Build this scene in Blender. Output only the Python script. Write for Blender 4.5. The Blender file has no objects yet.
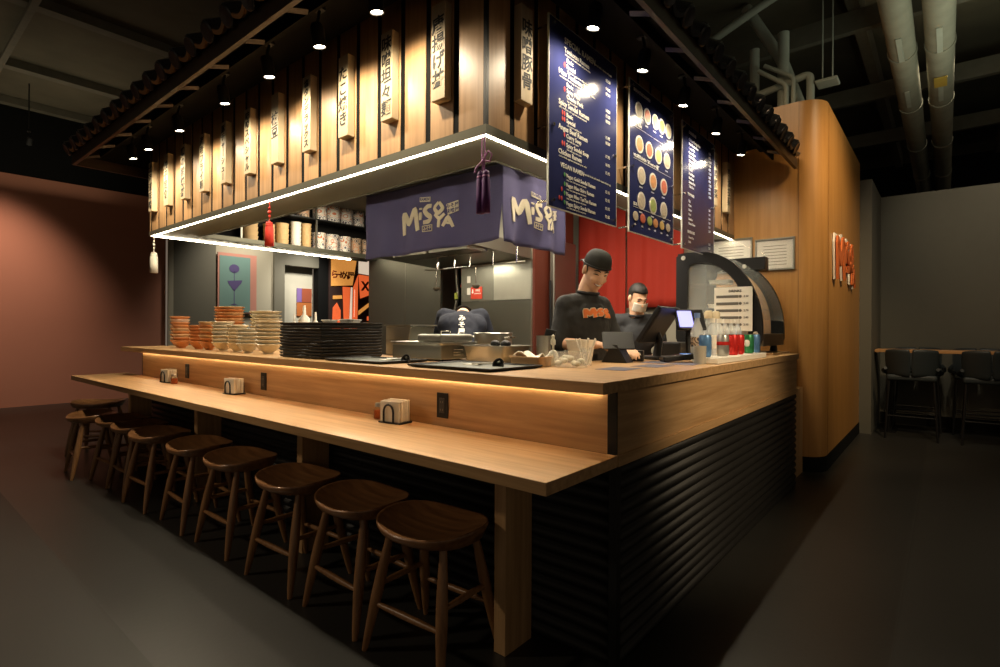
import bpy, bmesh, math, random
from mathutils import Vector, Matrix
random.seed(7)
PI = math.pi
sc = bpy.context.scene
col = sc.collection

# ------------------------------------------------------------------ camera, world, exposure
cd = bpy.data.cameras.new('camera'); cam = bpy.data.objects.new('camera', cd); col.objects.link(cam)
cam.location = (0.904, -1.742, 1.22)
cam.rotation_euler = (Matrix.Rotation(math.radians(39.75), 3, 'Z') @ Matrix.Rotation(PI/2, 3, 'X')
                      @ Matrix.Rotation(math.radians(0.266), 3, 'Z')).to_euler()
cd.sensor_width = 36.0; cd.lens = 537.0 * 36 / 1000; cd.shift_y = -4.1 / 1000; cd.clip_start = 0.02; cd.clip_end = 100
sc.camera = cam
w = bpy.data.worlds.new('world'); sc.world = w; w.use_nodes = True
w.node_tree.nodes['Background'].inputs[0].default_value = (1.0, 0.80, 0.58, 1)
w.node_tree.nodes['Background'].inputs[1].default_value = 0.075
sc.view_settings.view_transform = 'Standard'; sc.view_settings.look = 'None'
sc.view_settings.exposure = 1.0; sc.view_settings.gamma = 1.0; sc.view_settings.use_curve_mapping = False
sc.cycles.max_bounces = 7; sc.cycles.diffuse_bounces = 4; sc.cycles.glossy_bounces = 4
sc.cycles.transparent_max_bounces = 12; sc.cycles.transmission_bounces = 6
sc.cycles.sample_clamp_indirect = 4.0; sc.cycles.use_denoising = True; sc.cycles.caustics_reflective = False

def area(name, loc, size, power, color=(1, .82, .6), rot=(0, 0, 0), sy=None):
    l = bpy.data.lights.new(name, 'AREA'); l.energy = power; l.color = color; l.size = size
    if sy: l.shape = 'RECTANGLE'; l.size_y = sy
    o = bpy.data.objects.new(name, l); o.location = loc; o.rotation_euler = rot; col.objects.link(o); return o
def spot(name, loc, target, power, angle=60, blend=.6, color=(1, .84, .62), radius=.03, parent=None):
    l = bpy.data.lights.new(name, 'SPOT'); l.energy = power; l.color = color
    l.spot_size = math.radians(angle); l.spot_blend = blend; l.shadow_soft_size = radius
    o = bpy.data.objects.new(name, l); o.location = loc
    o.rotation_euler = (Vector(target) - Vector(loc)).to_track_quat('-Z', 'Y').to_euler(); col.objects.link(o)
    return o
# ceiling lamps of the food hall and the kitchen, plus added fill lamps
spot('hall_and_fill_spot', (-8.3, -0.9, 3.9), (-10.0, -.45, 1.8), 150, 62, 1.0, (1, .78, .6), .12)
spot('hall_and_fill_spot', (-5.6, -2.5, 4.1), (-6.4, -2.4, 0), 15, 80, 1.0, (1, .82, .66), .2)
spot('hall_and_fill_spot', (-9.0, 3.2, 4.0), (-10.0, 3.3, 1.9), 150, 80, 1.0, (1, .9, .74), .15)
spot('hall_and_fill_spot', (-8.9, 4.6, 3.2), (-10.25, 4.6, 1.6), 110, 80, 1.0, (1, .93, .8), .15)  # added fill spot that brightens the pale wall in the far opening
spot('hall_and_fill_spot', (2.6, 3.0, 4.1), (2.2, 3.0, 0), 6, 90, 1.0, (1, .85, .66), .25)
spot('hall_and_fill_spot', (1.5, 2.9, 3.9), (.1, 4.5, 1.9), 190, 60, 1.0, (1, .76, .46), .15)
spot('hall_and_fill_spot', (.9, 4.8, 4.0), (1.0, 7.1, 1.9), 125, 90, 1.0, (1, .87, .66), .25)
spot('hall_and_fill_spot', (-.35, 1.7, 3.9), (-.1, 3.5, 2.4), 30, 80, 1.0, (1, .72, .42), .2)
area('kitchen_and_fill_lamp', (-1.9, 1.55, 2.62), .9, 22, (1, .88, .68), (0, 0, 0), .5)
area('kitchen_and_fill_lamp', (-1.3, 2.3, 2.62), .9, 9, (1, .84, .64), (0, 0, 0), .5)
area('kitchen_and_fill_lamp', (-3.7, 1.3, 2.62), .9, 22, (1, .88, .68), (0, 0, 0), .5)
area('kitchen_and_fill_lamp', (-1.0, .95, 2.62), .5, 30, (1, .84, .64), (0, 0, 0), .5)  # added fill above the cashier to brighten the face
area('hood_lamp', (-2.8, 2.1, 1.885), .4, 2.5, (1, .9, .7), (0, 0, 0), .2)

spot('hall_and_fill_spot', (3.1, .2, 3.2), (0, 1.35, .95), 260, 34, 1.0, (1, .78, .5), .15)  # added side fill for the oak panel of the counter
spot('hall_and_fill_spot', (-3.9, -3.3, 3.0), (-1.5, -.4, .35), 60, 62, 1.0, (1, .80, .56), .12)
area('fill_uplight', (-8.6, -1.5, 3.3), 2.5, 9, (1, .88, .62), (PI, 0, 0), 5)  # added upward fill for the left ceiling, no fixture modelled
area('fill_uplight', (1.6, 3.4, 2.9), 1.6, 10, (.93, 1, .78), (PI, 0, 0), 3)  # added upward fill for the right ceiling and pipes
# ------------------------------------------------------------------ materials
MATS = {}
def nt(m):
    t = m.node_tree; return t, t.nodes, t.links, t.nodes['Principled BSDF']
def mat(name, c, rough=.5, metal=0., emit=None, estr=0., var=0., vscale=8., bump=0., bscale=60., trans=0., ior=1.45, alpha=1., coat=0., spec=.5):
    if name in MATS: return MATS[name]
    m = bpy.data.materials.new(name); m.use_nodes = True; MATS[name] = m
    t, N, Lk, b = nt(m)
    b.inputs['Base Color'].default_value = (*c, 1); b.inputs['Roughness'].default_value = rough
    b.inputs['Metallic'].default_value = metal; b.inputs['IOR'].default_value = ior
    b.inputs['Transmission Weight'].default_value = trans; b.inputs['Alpha'].default_value = alpha
    b.inputs['Coat Weight'].default_value = coat; b.inputs['Specular IOR Level'].default_value = spec
    if emit: b.inputs['Emission Color'].default_value = (*emit, 1); b.inputs['Emission Strength'].default_value = estr
    tc = N.new('ShaderNodeTexCoord')
    n = N.new('ShaderNodeTexNoise'); n.inputs['Scale'].default_value = vscale; n.inputs['Detail'].default_value = 4
    Lk.new(tc.outputs['Object'], n.inputs['Vector'])
    mx = N.new('ShaderNodeMix'); mx.data_type = 'RGBA'
    v = max(var, .03)
    mx.inputs[6].default_value = (*[x*(1-v) for x in c], 1); mx.inputs[7].default_value = (*[min(1, x*(1+v)) for x in c], 1)
    Lk.new(n.outputs['Fac'], mx.inputs[0]); Lk.new(mx.outputs[2], b.inputs['Base Color'])
    if bump:
        n2 = N.new('ShaderNodeTexNoise'); n2.inputs['Scale'].default_value = bscale; n2.inputs['Detail'].default_value = 3
        Lk.new(tc.outputs['Object'], n2.inputs['Vector'])
        bp = N.new('ShaderNodeBump'); bp.inputs['Strength'].default_value = bump; bp.inputs['Distance'].default_value = .01
        Lk.new(n2.outputs['Fac'], bp.inputs['Height']); Lk.new(bp.outputs['Normal'], b.inputs['Normal'])
    return m
def wood(name, c1, c2, axis='x', rough=.4, scale=1.0, coat=0., plank=None):
    """grain along AXIS; plank = (axis index, width) gives each plank its own tone"""
    if name in MATS: return MATS[name]
    m = bpy.data.materials.new(name); m.use_nodes = True; MATS[name] = m
    t, N, Lk, b = nt(m); b.inputs['Roughness'].default_value = rough; b.inputs['Coat Weight'].default_value = coat
    tc = N.new('ShaderNodeTexCoord'); mp = N.new('ShaderNodeMapping')
    s = {'x': (1.2, 26, 26), 'y': (26, 1.2, 26), 'z': (26, 26, 1.2)}[axis]
    mp.inputs['Scale'].default_value = [v*scale for v in s]
    Lk.new(tc.outputs['Object'], mp.inputs['Vector'])
    n = N.new('ShaderNodeTexNoise'); n.inputs['Scale'].default_value = 1.3; n.inputs['Detail'].default_value = 7; n.inputs['Roughness'].default_value = .62
    n.inputs['Distortion'].default_value = .35
    Lk.new(mp.outputs[0], n.inputs['Vector'])
    cr = N.new('ShaderNodeValToRGB'); cr.color_ramp.elements[0].position = .32; cr.color_ramp.elements[1].position = .68
    cr.color_ramp.elements[0].color = (*c1, 1); cr.color_ramp.elements[1].color = (*c2, 1)
    Lk.new(n.outputs['Fac'], cr.inputs[0])
    out = cr.outputs[0]
    if plank:
        sp = N.new('ShaderNodeSeparateXYZ'); Lk.new(tc.outputs['Object'], sp.inputs[0])
        d = N.new('ShaderNodeMath'); d.operation = 'DIVIDE'; Lk.new(sp.outputs[plank[0]], d.inputs[0]); d.inputs[1].default_value = plank[1]
        a = N.new('ShaderNodeMath'); a.operation = 'ADD'; Lk.new(d.outputs[0], a.inputs[0]); a.inputs[1].default_value = plank[2]
        f = N.new('ShaderNodeMath'); f.operation = 'FLOOR'; Lk.new(a.outputs[0], f.inputs[0])
        wn = N.new('ShaderNodeTexWhiteNoise'); wn.noise_dimensions = '1D'; Lk.new(f.outputs[0], wn.inputs['W'])
        mr = N.new('ShaderNodeMapRange'); mr.inputs[3].default_value = .72; mr.inputs[4].default_value = 1.1; Lk.new(wn.outputs['Value'], mr.inputs[0])
        mx = N.new('ShaderNodeMix'); mx.data_type = 'RGBA'; mx.blend_type = 'MULTIPLY'; mx.inputs[0].default_value = 1
        Lk.new(out, mx.inputs[6]); Lk.new(mr.outputs[0], mx.inputs[7]); out = mx.outputs[2]
    Lk.new(out, b.inputs['Base Color'])
    bp = N.new('ShaderNodeBump'); bp.inputs['Strength'].default_value = .06; bp.inputs['Distance'].default_value = .004
    Lk.new(n.outputs['Fac'], bp.inputs['Height']); Lk.new(bp.outputs['Normal'], b.inputs['Normal'])
    return m
OAK1, OAK2 = (.39, .222, .092), (.59, .365, .175)
M_oak_x = wood('oak_grain_x', OAK1, OAK2, 'x'); M_oak_y = wood('oak_grain_y', OAK1, OAK2, 'y'); M_oak_z = wood('oak_grain_z', OAK1, OAK2, 'z')
M_plank = wood('oak_planks_front', (.42, .235, .105), (.60, .36, .175), 'z', plank=(0, .186, .382))
M_plank_r = wood('oak_planks_side', (.42, .235, .105), (.60, .36, .175), 'z', plank=(1, .186, .0))
M_wall_wood = wood('veneer_wall', (.40, .185, .045), (.50, .25, .07), 'z', scale=.7)
M_walnut = wood('walnut', (.14, .060, .022), (.30, .14, .055), 'x', rough=.3, coat=.25)
M_walnut_z = wood('walnut_leg', (.19, .085, .030), (.36, .18, .07), 'z', rough=.35)
M_rafter = wood('dark_rafter', (.022, .012, .006), (.045, .024, .012), 'y')
M_black = mat('black_metal', (.012, .012, .012), .42, .3)
M_blackm = mat('matte_black', (.006, .006, .0055), .9, spec=.2)
M_clad = mat('black_cladding', (.010, .009, .008), .52, .0, var=.2, vscale=30)
M_soffit = mat('dark_olive_soffit', (.17, .17, .125), .5)
M_steel = mat('stainless_steel', (.42, .41, .36), .32, 1.0, var=.08, vscale=5)
M_steel_d = mat('stainless_steel_dull', (.26, .255, .215), .42, 1.0, var=.12, vscale=3)
M_steel_wall = mat('kitchen_steel_wall', (.15, .15, .12), .38, .75, var=.15, vscale=2)
M_chrome = mat('chrome', (.8, .78, .72), .15, 1.0)
M_glass = mat('clear_glass', (.95, .97, .95), .03, 0, trans=1.0, ior=1.15, spec=.5)
M_plastic_clear = mat('clear_plastic', (.9, .9, .85), .1, 0, alpha=.16)
M_led = mat('led_strip', (1, .9, .7), .5, 0, (1, .86, .62), 14.0)
M_led2 = mat('led_warm_hidden', (1, .8, .5), .5, 0, (1, .78, .48), 11.0)
M_lens = mat('spot_lens', (1, .9, .7), .5, 0, (1, .88, .66), 22.0)
M_cream = mat('cream_ceramic', (.66, .55, .36), .25, var=.05)
M_orange_c = mat('orange_ceramic', (.60, .23, .075), .25, var=.1)
M_white = mat('white_paper', (.78, .74, .64), .7)
M_wht = mat('white_lettering', (.82, .80, .72), .6)
M_ink = mat('ink_black', (.02, .018, .015), .7)
M_navy = mat('navy_cloth', (.082, .076, .175), .85, var=.12, vscale=4, bump=.15, bscale=300)
M_cloth_red = mat('red_cloth', (.33, .020, .007), .8, var=.1, vscale=4, bump=.15, bscale=250)
M_logo = mat('cream_print', (.62, .56, .42), .8)
M_rubber = mat('black_rubber', (.015, .015, .015), .6)

# ------------------------------------------------------------------ geometry helpers
class MB:
    def __init__(s): s.bm = bmesh.new()
    def face(s, pts):
        vs = [s.bm.verts.new(p) for p in pts]
        try: return s.bm.faces.new(vs)
        except ValueError: return None
    def box(s, x0, x1, y0, y1, z0, z1, M=None):
        P = [Vector(p) for p in ((x0,y0,z0),(x1,y0,z0),(x1,y1,z0),(x0,y1,z0),(x0,y0,z1),(x1,y0,z1),(x1,y1,z1),(x0,y1,z1))]
        if M: P = [M @ p for p in P]
        v = [s.bm.verts.new(p) for p in P]
        for f in ((0,3,2,1),(4,5,6,7),(0,1,5,4),(1,2,6,5),(2,3,7,6),(3,0,4,7)): s.bm.faces.new([v[i] for i in f])
        return s
    def rings(s, R, cap0=True, cap1=True, closed=False):
        V = [[s.bm.verts.new(p) for p in r] for r in R]; n = len(R[0]); k = len(V)
        for i in range(k - (0 if closed else 1)):
            a, b = V[i], V[(i+1) % k]
            for j in range(n): s.bm.faces.new((a[j], a[(j+1) % n], b[(j+1) % n], b[j]))
        if not closed:
            if cap0: s.bm.faces.new(V[0][::-1])
            if cap1: s.bm.faces.new(V[-1])
        return s
    def lathe(s, prof, c=(0, 0, 0), n=20, sx=1, sy=1, M=None):
        R = []
        for r, z in prof:
            r = max(r, .0004)
            ring = [Vector((c[0]+r*sx*math.cos(2*PI*j/n), c[1]+r*sy*math.sin(2*PI*j/n), c[2]+z)) for j in range(n)]
            if M: ring = [M @ p for p in ring]
            R.append(ring)
        return s.rings(R)
    def tube(s, pts, rad, n=10, closed=False, flat=1.0):
        P = [Vector(p) for p in pts]; m = len(P); R = []; prev = None
        for i, p in enumerate(P):
            if closed: d = P[(i+1) % m] - P[i-1]
            else: d = P[min(i+1, m-1)] - P[max(i-1, 0)]
            d.normalize()
            if prev is None:
                u = d.cross(Vector((0, 0, 1)) if abs(d.z) < .95 else Vector((0, 1, 0))).normalized()
            else: u = (prev - d * prev.dot(d)).normalized()
            prev = u; v = d.cross(u)
            r = rad[i] if isinstance(rad, (list, tuple)) else rad
            R.append([p + r*(math.cos(2*PI*j/n)*u + flat*math.sin(2*PI*j/n)*v) for j in range(n)])
        return s.rings(R, closed=closed)
    def prism(s, poly, h, M=None):
        """polygon in XY extruded from z=0 to h, then M"""
        a = [Vector((x, y, 0)) for x, y in poly]; b = [Vector((x, y, h)) for x, y in poly]
        if M: a = [M @ p for p in a]; b = [M @ p for p in b]
        return s.rings([a, b])
    def grid(s, f, nu, nv, thick=None):
        V = [[s.bm.verts.new(f(i/nu, j/nv)) for j in range(nv+1)] for i in range(nu+1)]
        for i in range(nu):
            for j in range(nv): s.bm.faces.new((V[i][j], V[i+1][j], V[i+1][j+1], V[i][j+1]))
        return s
    def ell(s, c, r, n=12, M=None):
        prof = []
        k = max(6, n//2)
        R = []
        for i in range(k+1):
            a = -PI/2 + PI*i/k
            rr = max(math.cos(a), .002)
            ring = [Vector((r[0]*rr*math.cos(2*PI*j/n), r[1]*rr*math.sin(2*PI*j/n), r[2]*math.sin(a))) for j in range(n)]
            if M: ring = [M @ p for p in ring]
            R.append([p + Vector(c) for p in ring])
        return s.rings(R)
    def mesh_from(s, me, M=None):
        n = len(s.bm.verts); s.bm.from_mesh(me)
        if M:
            s.bm.verts.ensure_lookup_table()
            for v in s.bm.verts[n:]: v.co = M @ v.co
        return s
    def build(s, name, m, parent=None, smooth=False, bevel=0, solid=0, subsurf=0, segs=2):
        bmesh.ops.recalc_face_normals(s.bm, faces=s.bm.faces)
        me = bpy.data.meshes.new(name); s.bm.to_mesh(me); s.bm.free()
        ms = m if isinstance(m, (list, tuple)) else [m]
        for x in ms: me.materials.append(x)
        if smooth:
            for p in me.polygons: p.use_smooth = True
            if smooth != 'all': me.set_sharp_from_angle(angle=math.radians(40))
        o = bpy.data.objects.new(name, me); col.objects.link(o)
        if parent: o.parent = parent
        if solid: md = o.modifiers.new('solidify', 'SOLIDIFY'); md.thickness = solid; md.offset = 0
        if bevel: md = o.modifiers.new('bevel', 'BEVEL'); md.width = bevel; md.segments = segs; md.limit_method = 'ANGLE'
        if subsurf: md = o.modifiers.new('subsurf', 'SUBSURF'); md.levels = md.render_levels = subsurf
        return o
def box(name, m, x0, x1, y0, y1, z0, z1, parent=None, bevel=0): return MB().box(x0, x1, y0, y1, z0, z1).build(name, m, parent, bevel=bevel)
def tag(o, label, cat, group=None, kind=None):
    if label: o['label'] = label
    if cat: o['category'] = cat
    if group: o['group'] = group
    if kind: o['kind'] = kind
    return o
def struct(o): o['kind'] = 'structure'; return o
def thing(name, label, cat, loc=(0, 0, 0), rz=0, group=None):
    o = bpy.data.objects.new(name, None); col.objects.link(o); o.empty_display_size = .05
    o.location = loc; o.rotation_euler = (0, 0, rz); return tag(o, label, cat, group)
KIDS = {}
def copy_tree(o, loc, rz=None, label=None, group=None, parent=None):
    c = o.copy(); col.objects.link(c)
    if parent: c.parent = parent
    else:
        c.location = loc
        if rz is not None: c.rotation_euler = (0, 0, rz)
        if label: c['label'] = label
        if group: c['group'] = group
    for ch in list(KIDS.get(o.name) or [x for x in col.objects if x.parent == o]): copy_tree(ch, None, parent=c)
    return c
_tc = {}
def text_mesh(s, size=1.0, ext=0.001, off=0.0, align='CENTER', sp=1.0, res=2):
    k = (s, size, ext, off, align, sp)
    if k in _tc: return _tc[k]
    c = bpy.data.curves.new('lettering', 'FONT'); c.body = s; c.size = size; c.extrude = ext; c.offset = off
    c.align_x = align; c.resolution_u = res; c.space_character = sp
    o = bpy.data.objects.new('lettering', c); col.objects.link(o)
    bpy.context.view_layer.update(); dg = bpy.context.evaluated_depsgraph_get()
    me = bpy.data.meshes.new_from_object(o.evaluated_get(dg)); bpy.data.objects.remove(o)
    _tc[k] = me; return me
def frame(o, x, y):
    """matrix with columns x, y, x cross y at origin o"""
    x = Vector(x).normalized(); y = Vector(y).normalized(); z = x.cross(y)
    M = Matrix(((x.x, y.x, z.x, o[0]), (x.y, y.y, z.y, o[1]), (x.z, y.z, z.z, o[2]), (0, 0, 0, 1))); return M
ORD = ['first','second','third','fourth','fifth','sixth','seventh','eighth','ninth','tenth','eleventh','twelfth','thirteenth','fourteenth','fifteenth','sixteenth','seventeenth','eighteenth','nineteenth','twentieth']

# ------------------------------------------------------------------ the setting
def concrete(name, c, rough):
    m = mat(name, c, rough, var=.35, vscale=1.3, bump=.04, bscale=40); return m
M_floor = concrete('dark_concrete', (.030, .029, .026), .38)
struct(box('floor', M_floor, -16, 9, -9, 12, -.1, 0))
M_floor2 = mat('floor_border', (.028, .027, .0235), .5, var=.3, vscale=1.2)
struct(box('trim_1', M_floor2, -11, 1.6, -2.6, -1.05, 0.0, .0015))
struct(box('trim_2', M_floor2, .75, 4, -1.2, 6.2, 0.0, .0012))
M_ceil = mat('sprayed_ceiling', (.10, .088, .058), .95, var=.5, vscale=1.4, bump=1.0, bscale=5)
struct(box('ceiling', M_ceil, -16, 9, -9, 12, 4.6, 4.75))
M_salmon = mat('salmon_plaster', (.50, .21, .135), .85, var=.05, vscale=1.5)
struct(box('wall_left', M_salmon, -10.2, -10.03, -9, 1.88, 0, 3.55))
struct(box('wall_left_upper', M_blackm, -10.2, -10.05, -9, 10, 3.56, 4.6))
M_dgrey = mat('dark_grey_panel', (.15, .14, .105), .7)
M_lgrey = mat('warm_grey_wall', (.42, .385, .29), .8)
struct(box('wall_left_grey', M_dgrey, -10.2, -10.0, 2.0, 2.74, 0, 3.55))
struct(box('wall_left_light', M_lgrey, -10.2, -10.02, 2.74, 3.9, 0, 3.55))
struct(box('trim_3', M_lgrey, -10.0, -9.96, 1.9, 1.985, 0, 3.55))
struct(box('trim_4', M_dgrey, -10.2, -9.96, 3.9, 4.13, 0, 3.55))
struct(box('wall_left_far', mat('pale_plaster', (.60, .57, .46), .8), -10.4, -10.25, 4.13, 4.95, 0, 3.0))
struct(box('trim_5', M_dgrey, -10.2, -9.98, 4.13, 4.95, 2.58, 3.55))
struct(box('wall_left_end', M_blackm, -10.2, -10.0, 4.95, 9, 0, 3.55))
M_rgrey = mat('olive_grey_wall', (.125, .118, .092), .8, var=.04)
struct(box('wall_back', M_rgrey, .22, 1.46, 7.1, 7.25, 0, 3.02))
struct(box('wall_back_side', M_rgrey, .1, .22, 5.95, 7.25, 0, 3.02))
struct(box('baseboard_back', M_blackm, .22, 1.46, 7.07, 7.1, 0, .14))
struct(box('trim_6', mat('mirror_strip', (.30, .30, .28), .2, .6), 1.46, 1.56, 7.05, 7.2, 0, 3.02))
struct(box('wall_back_right', M_blackm, 1.56, 6, 7.1, 7.25, 0, 3.02))
struct(box('wall_far', M_blackm, -16, 9, 11.8, 12, 0, 4.6))

# wood veneer wall with a rounded corner
def corner_wall(z0, z1, off, m, name, kind=True):
    r = .19; X = .10 + off; Y = 3.52 - off; P = [(-1.0 + 0, Y)]
    for i in range(9):
        a = -PI/2 + (PI/2)*i/8; P.append((X - r + r*math.cos(a), Y + r + r*math.sin(a)))
    P += [(X, 5.95), (-.2, 5.95), (-.2, 3.8), (-1.0, 3.8)]
    return MB().prism(P, z1-z0, Matrix.Translation((0, 0, z0))).build(name, m, smooth=True)
struct(corner_wall(.13, 3.22, 0, M_wall_wood, 'wall_right'))
struct(corner_wall(0, .13, .006, M_blackm, 'baseboard_right'))
mm = MB()
for x, y in ((-.092, 3.519), (.1005, 3.74)): mm.box(x-.002, x+.002, y-.002, y+.002, .13, 3.22)
struct(mm.build('trim_7', wood('veneer_seam', (.25, .12, .03), (.3, .15, .04), 'z')))
# ------------------------------------------------------------------ counter
L = 2.99; LX = -5.11; CX0 = -4.93
ct = thing('service_counter', 'L-shaped oak service counter clad below in black ribbed panels', 'counter')
MB().prism([(LX, -.128), (.015, -.128), (.015, L), (-.66, L), (-.66, .62), (LX, .62)], .041, Matrix.Translation((0, 0, 1.0))).build('countertop', M_oak_x, ct, bevel=.002)
box('front_panel', M_oak_x, CX0, -.036, 0, .02, .772, 1.0, ct)
box('side_panel', M_oak_y, -.02, 0, .004, L, .772, 1.0, ct)
box('edge_band', M_oak_y, -.01, .008, .0, L, .731, .772, ct, bevel=.001)
box('corner_trim', M_black, -.036, 0.001, -.003, .004, .772, 1.0, ct)
def ribs(length, M, name):
    prof = []; p = .0487; n = 15
    for k in range(n):
        for q in range(7):
            t = q/7; prof.append((k*p + t*p, .016*(math.sin(PI*t)**.8)))
    prof.append((n*p, 0))
    mb = MB()
    a = [M @ Vector((0, -d, z)) for z, d in prof]; b = [M @ Vector((length, -d, z)) for z, d in prof]
    va = [mb.bm.verts.new(v) for v in a]; vb = [mb.bm.verts.new(v) for v in b]
    for i in range(len(va)-1): mb.bm.faces.new((va[i], vb[i], vb[i+1], va[i+1]))
    return mb.build(name, M_clad, ct, smooth='all', solid=.004)
ribs(4.9, Matrix.Translation((CX0, .018, 0)), 'ribbed_cladding')
ribs(L-.02, Matrix.Translation((-.018, 0.02, 0)) @ Matrix.Rotation(PI/2, 4, 'Z'), 'ribbed_cladding')
box('corner_post', M_black, -.03, .002, -.002, .03, 0, .731, ct)
box('core', M_blackm, CX0, -.025, .026, .56, 0, 1.0, ct)
box('core', M_blackm, -.6, -.025, .56, L-.01, 0, 1.0, ct)
box('end_panel', M_black, CX0-.012, CX0, 0, .6, 0, 1.0, ct)
box('light_strip', M_led2, CX0+.02, -.06, -.012, -.004, .990, .9985, ct)
ob = box('end_return', M_oak_z, -.12, -.05, 3.0, 3.5, 0, .735); tag(ob, 'low oak partition closing the gap between the counter end and veneer wall', 'panel')

# dining ledge
lg = thing('dining_ledge', 'long oak dining ledge in front of the counter with slab legs', 'ledge')
box('tabletop', M_oak_x, -5.37, .006, -.448, -.002, .731, .772, lg, bevel=.002)
for x in (-.41, -1.83, -3.22, -4.66): box('leg', M_oak_z, x, x+.055, -.19, -.025, 0, .731, lg, bevel=.002)

# ------------------------------------------------------------------ overhead fascia (hood over the kiosk)
FX, FY, FL, FZ, YW = -.629, 0.0, -4.755, 2.065, 3.515
fs = thing('overhead_fascia', 'oak plank fascia hung above the kiosk with a light strip along its lower edge', 'fascia')
PW = .186; ZT = 3.2
mb = MB(); x = FX - .012; k = 0
edges = []
while x > FL:
    x0 = max(x-PW+.033, FL+.0); mb.box(x0, x, FY, FY+.02, 2.108, ZT); x -= PW
mb.build('plank_cladding', M_plank, fs, bevel=.0015, segs=1)
mb = MB(); y = FY + .012
while y < YW-.02:
    mb.box(FX-.02, FX, y, min(y+PW-.033, YW-.005), 2.108, ZT); y += PW
mb.build('plank_cladding', M_plank_r, fs, bevel=.0015, segs=1)
mb = MB(); y = FY + .02
while y < 2.4:
    mb.box(FL, FL+.02, y, y+PW-.016, 2.108, ZT); y += PW
mb.build('plank_cladding', M_plank_r, fs)
mb = MB(); mb.box(FL, FX-.021, FY+.021, FY+.05, 2.09, ZT); mb.box(FX-.05, FX-.021, FY+.05, YW-.005, 2.09, ZT); mb.box(FL+.021, FL+.04, .05, 2.42, 2.09, ZT)
mb.build('backing_board', M_blackm, fs)
mb = MB(); x = FX - .012 - PW
while x > FL: mb.box(x-.001, x+.034, FY+.003, FY+.019, 2.108, ZT); x -= PW
mb.build('groove_strips', M_blackm, fs)
mb = MB(); y = FY + .012 + PW
while y < YW-.02: mb.box(FX-.019, FX-.003, y-.034, y+.001, 2.108, ZT); y += PW
mb.build('groove_strips', M_blackm, fs)
box('corner_bead', M_black, FX-.014, FX+.003, FY-.003, FY+.014, 2.10, ZT, fs)
SI, SX = .337, -.86      # inner edges of the soffit
M_edge = mat('bronze_edge', (.13, .125, .09), .4, .5)
mb = MB(); mb.prism([(FL, FY), (FX, FY), (FX, YW-.01), (SX, YW-.01), (SX, SI), (FL+.22, SI), (FL+.22, 2.42), (FL, 2.42)], .03, Matrix.Translation((0, 0, 2.078)))
mb.build('soffit', M_soffit, fs)
mb = MB(); mb.box(FL-.003, FX+.006, FY-.006, FY+.004, 2.066, 2.106); mb.box(FX-.004, FX+.006, FY+.004, YW-.01, 2.066, 2.106); mb.box(FL-.006, FL+.004, FY+.004, 2.42, 2.066, 2.106)
mb.build('edge_rail', M_edge, fs)
mb = MB(); mb.box(SX-.006, SX+.004, SI, YW-.01, 2.07, 2.09); mb.box(FL+.22, SX, SI-.004, SI+.006, 2.07, 2.09)
mb.build('inner_rail', M_edge, fs)
for a in ((FL+.01, FX-.008, FY+.008, FY+.022), (FX-.022, FX-.008, FY+.03, YW-.03), (FL+.008, FL+.022, FY+.03, 2.16)):
    box('light_strip', M_led, *a, 2.064, 2.076, fs)

# ------------------------------------------------------------------ tiled canopy
cn = thing('tiled_canopy', 'dark tiled canopy roof running around the top of the kiosk', 'canopy')
EZ = 2.72; EO = .52
XR = FX + EO; YF = FY - EO - .02; XL = FL - .18
M_tile = mat('roof_tile_black', (.030, .030, .032), .28, .1, var=.3)
M_tile_end = mat('clay_end_warm_lit', (.24, .13, .05), .5, var=.25, vscale=20)  # cut clay edge, its tan also carries the warm light on the front row
box('eave_board', M_rafter, XL, XR+.01, YF, YF+.025, EZ-.09, EZ-.005, cn)
box('eave_board', M_rafter, XR-.015, XR+.01, YF+.025, YW-.02, EZ-.09, EZ-.005, cn)
box('eave_board', M_rafter, XL, XL+.025, YF+.025, 2.4, EZ-.09, EZ-.005, cn)
def slope(z0, o0, z1, o1, name, m, th=.012):
    # sloping boards above the rafters: the four-sided skirt from the eave up to the fascia head
    mb = MB()
    A = [(XL+o0*0, YF+0), (XR, YF), (XR, YW-.02)]
    mb.face([(XL, YF, z0), (XR, YF, z0), (FX+.02, FY-.02, z1), (FL-.02, FY-.02, z1)])
    mb.face([(XR, YF, z0), (XR, YW-.02, z0), (FX+.02, YW-.02, z1), (FX+.02, FY-.02, z1)])
    mb.face([(XL, YF, z0), (FL-.02, FY-.02, z1), (FL-.02, 2.4, z1), (XL, 2.4, z0)])
    return mb.build(name, m, cn, solid=th)
slope(EZ, 0, 2.98, 0, 'roof_deck', M_blackm)
i = 0; x = -1.0
for x in [XL+.15 + .42*k for k in range(12)]:
    if x < XR-.1: MB().tube([(x, YF+.03, EZ-.045), (x, FY-.38, EZ+.0)], .017, 4).build('rafter', M_rafter, cn)
for y in [YF+.3 + .42*k for k in range(10)]:
    if y < YW-.1: MB().tube([(XR-.02, y, EZ-.045), (FX+.38, y, EZ+.0)], .017, 4).build('rafter', M_rafter, cn)
# black lighting rail and cross bars under the canopy
box('lighting_rail', M_blackm, FL-.1, FX+.27, FY-.27, FY-.23, 2.83, 2.86, cn)
box('lighting_rail', M_blackm, FX+.23, FX+.27, FY-.23, YW-.03, 2.83, 2.86, cn)
box('inner_soffit', M_blackm, XL+.03, FX+.34, FY-.34, FY-.004, 2.868, 2.88, cn)
box('inner_soffit', M_blackm, FX+.004, FX+.34, FY-.004, YW-.03, 2.868, 2.88, cn)
box('soffit_drop', M_blackm, XL+.03, FX+.34, FY-.345, FY-.33, 2.74, 2.88, cn)
box('soffit_drop', M_blackm, FX+.33, FX+.345, FY-.33, YW-.03, 2.74, 2.88, cn)
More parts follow.
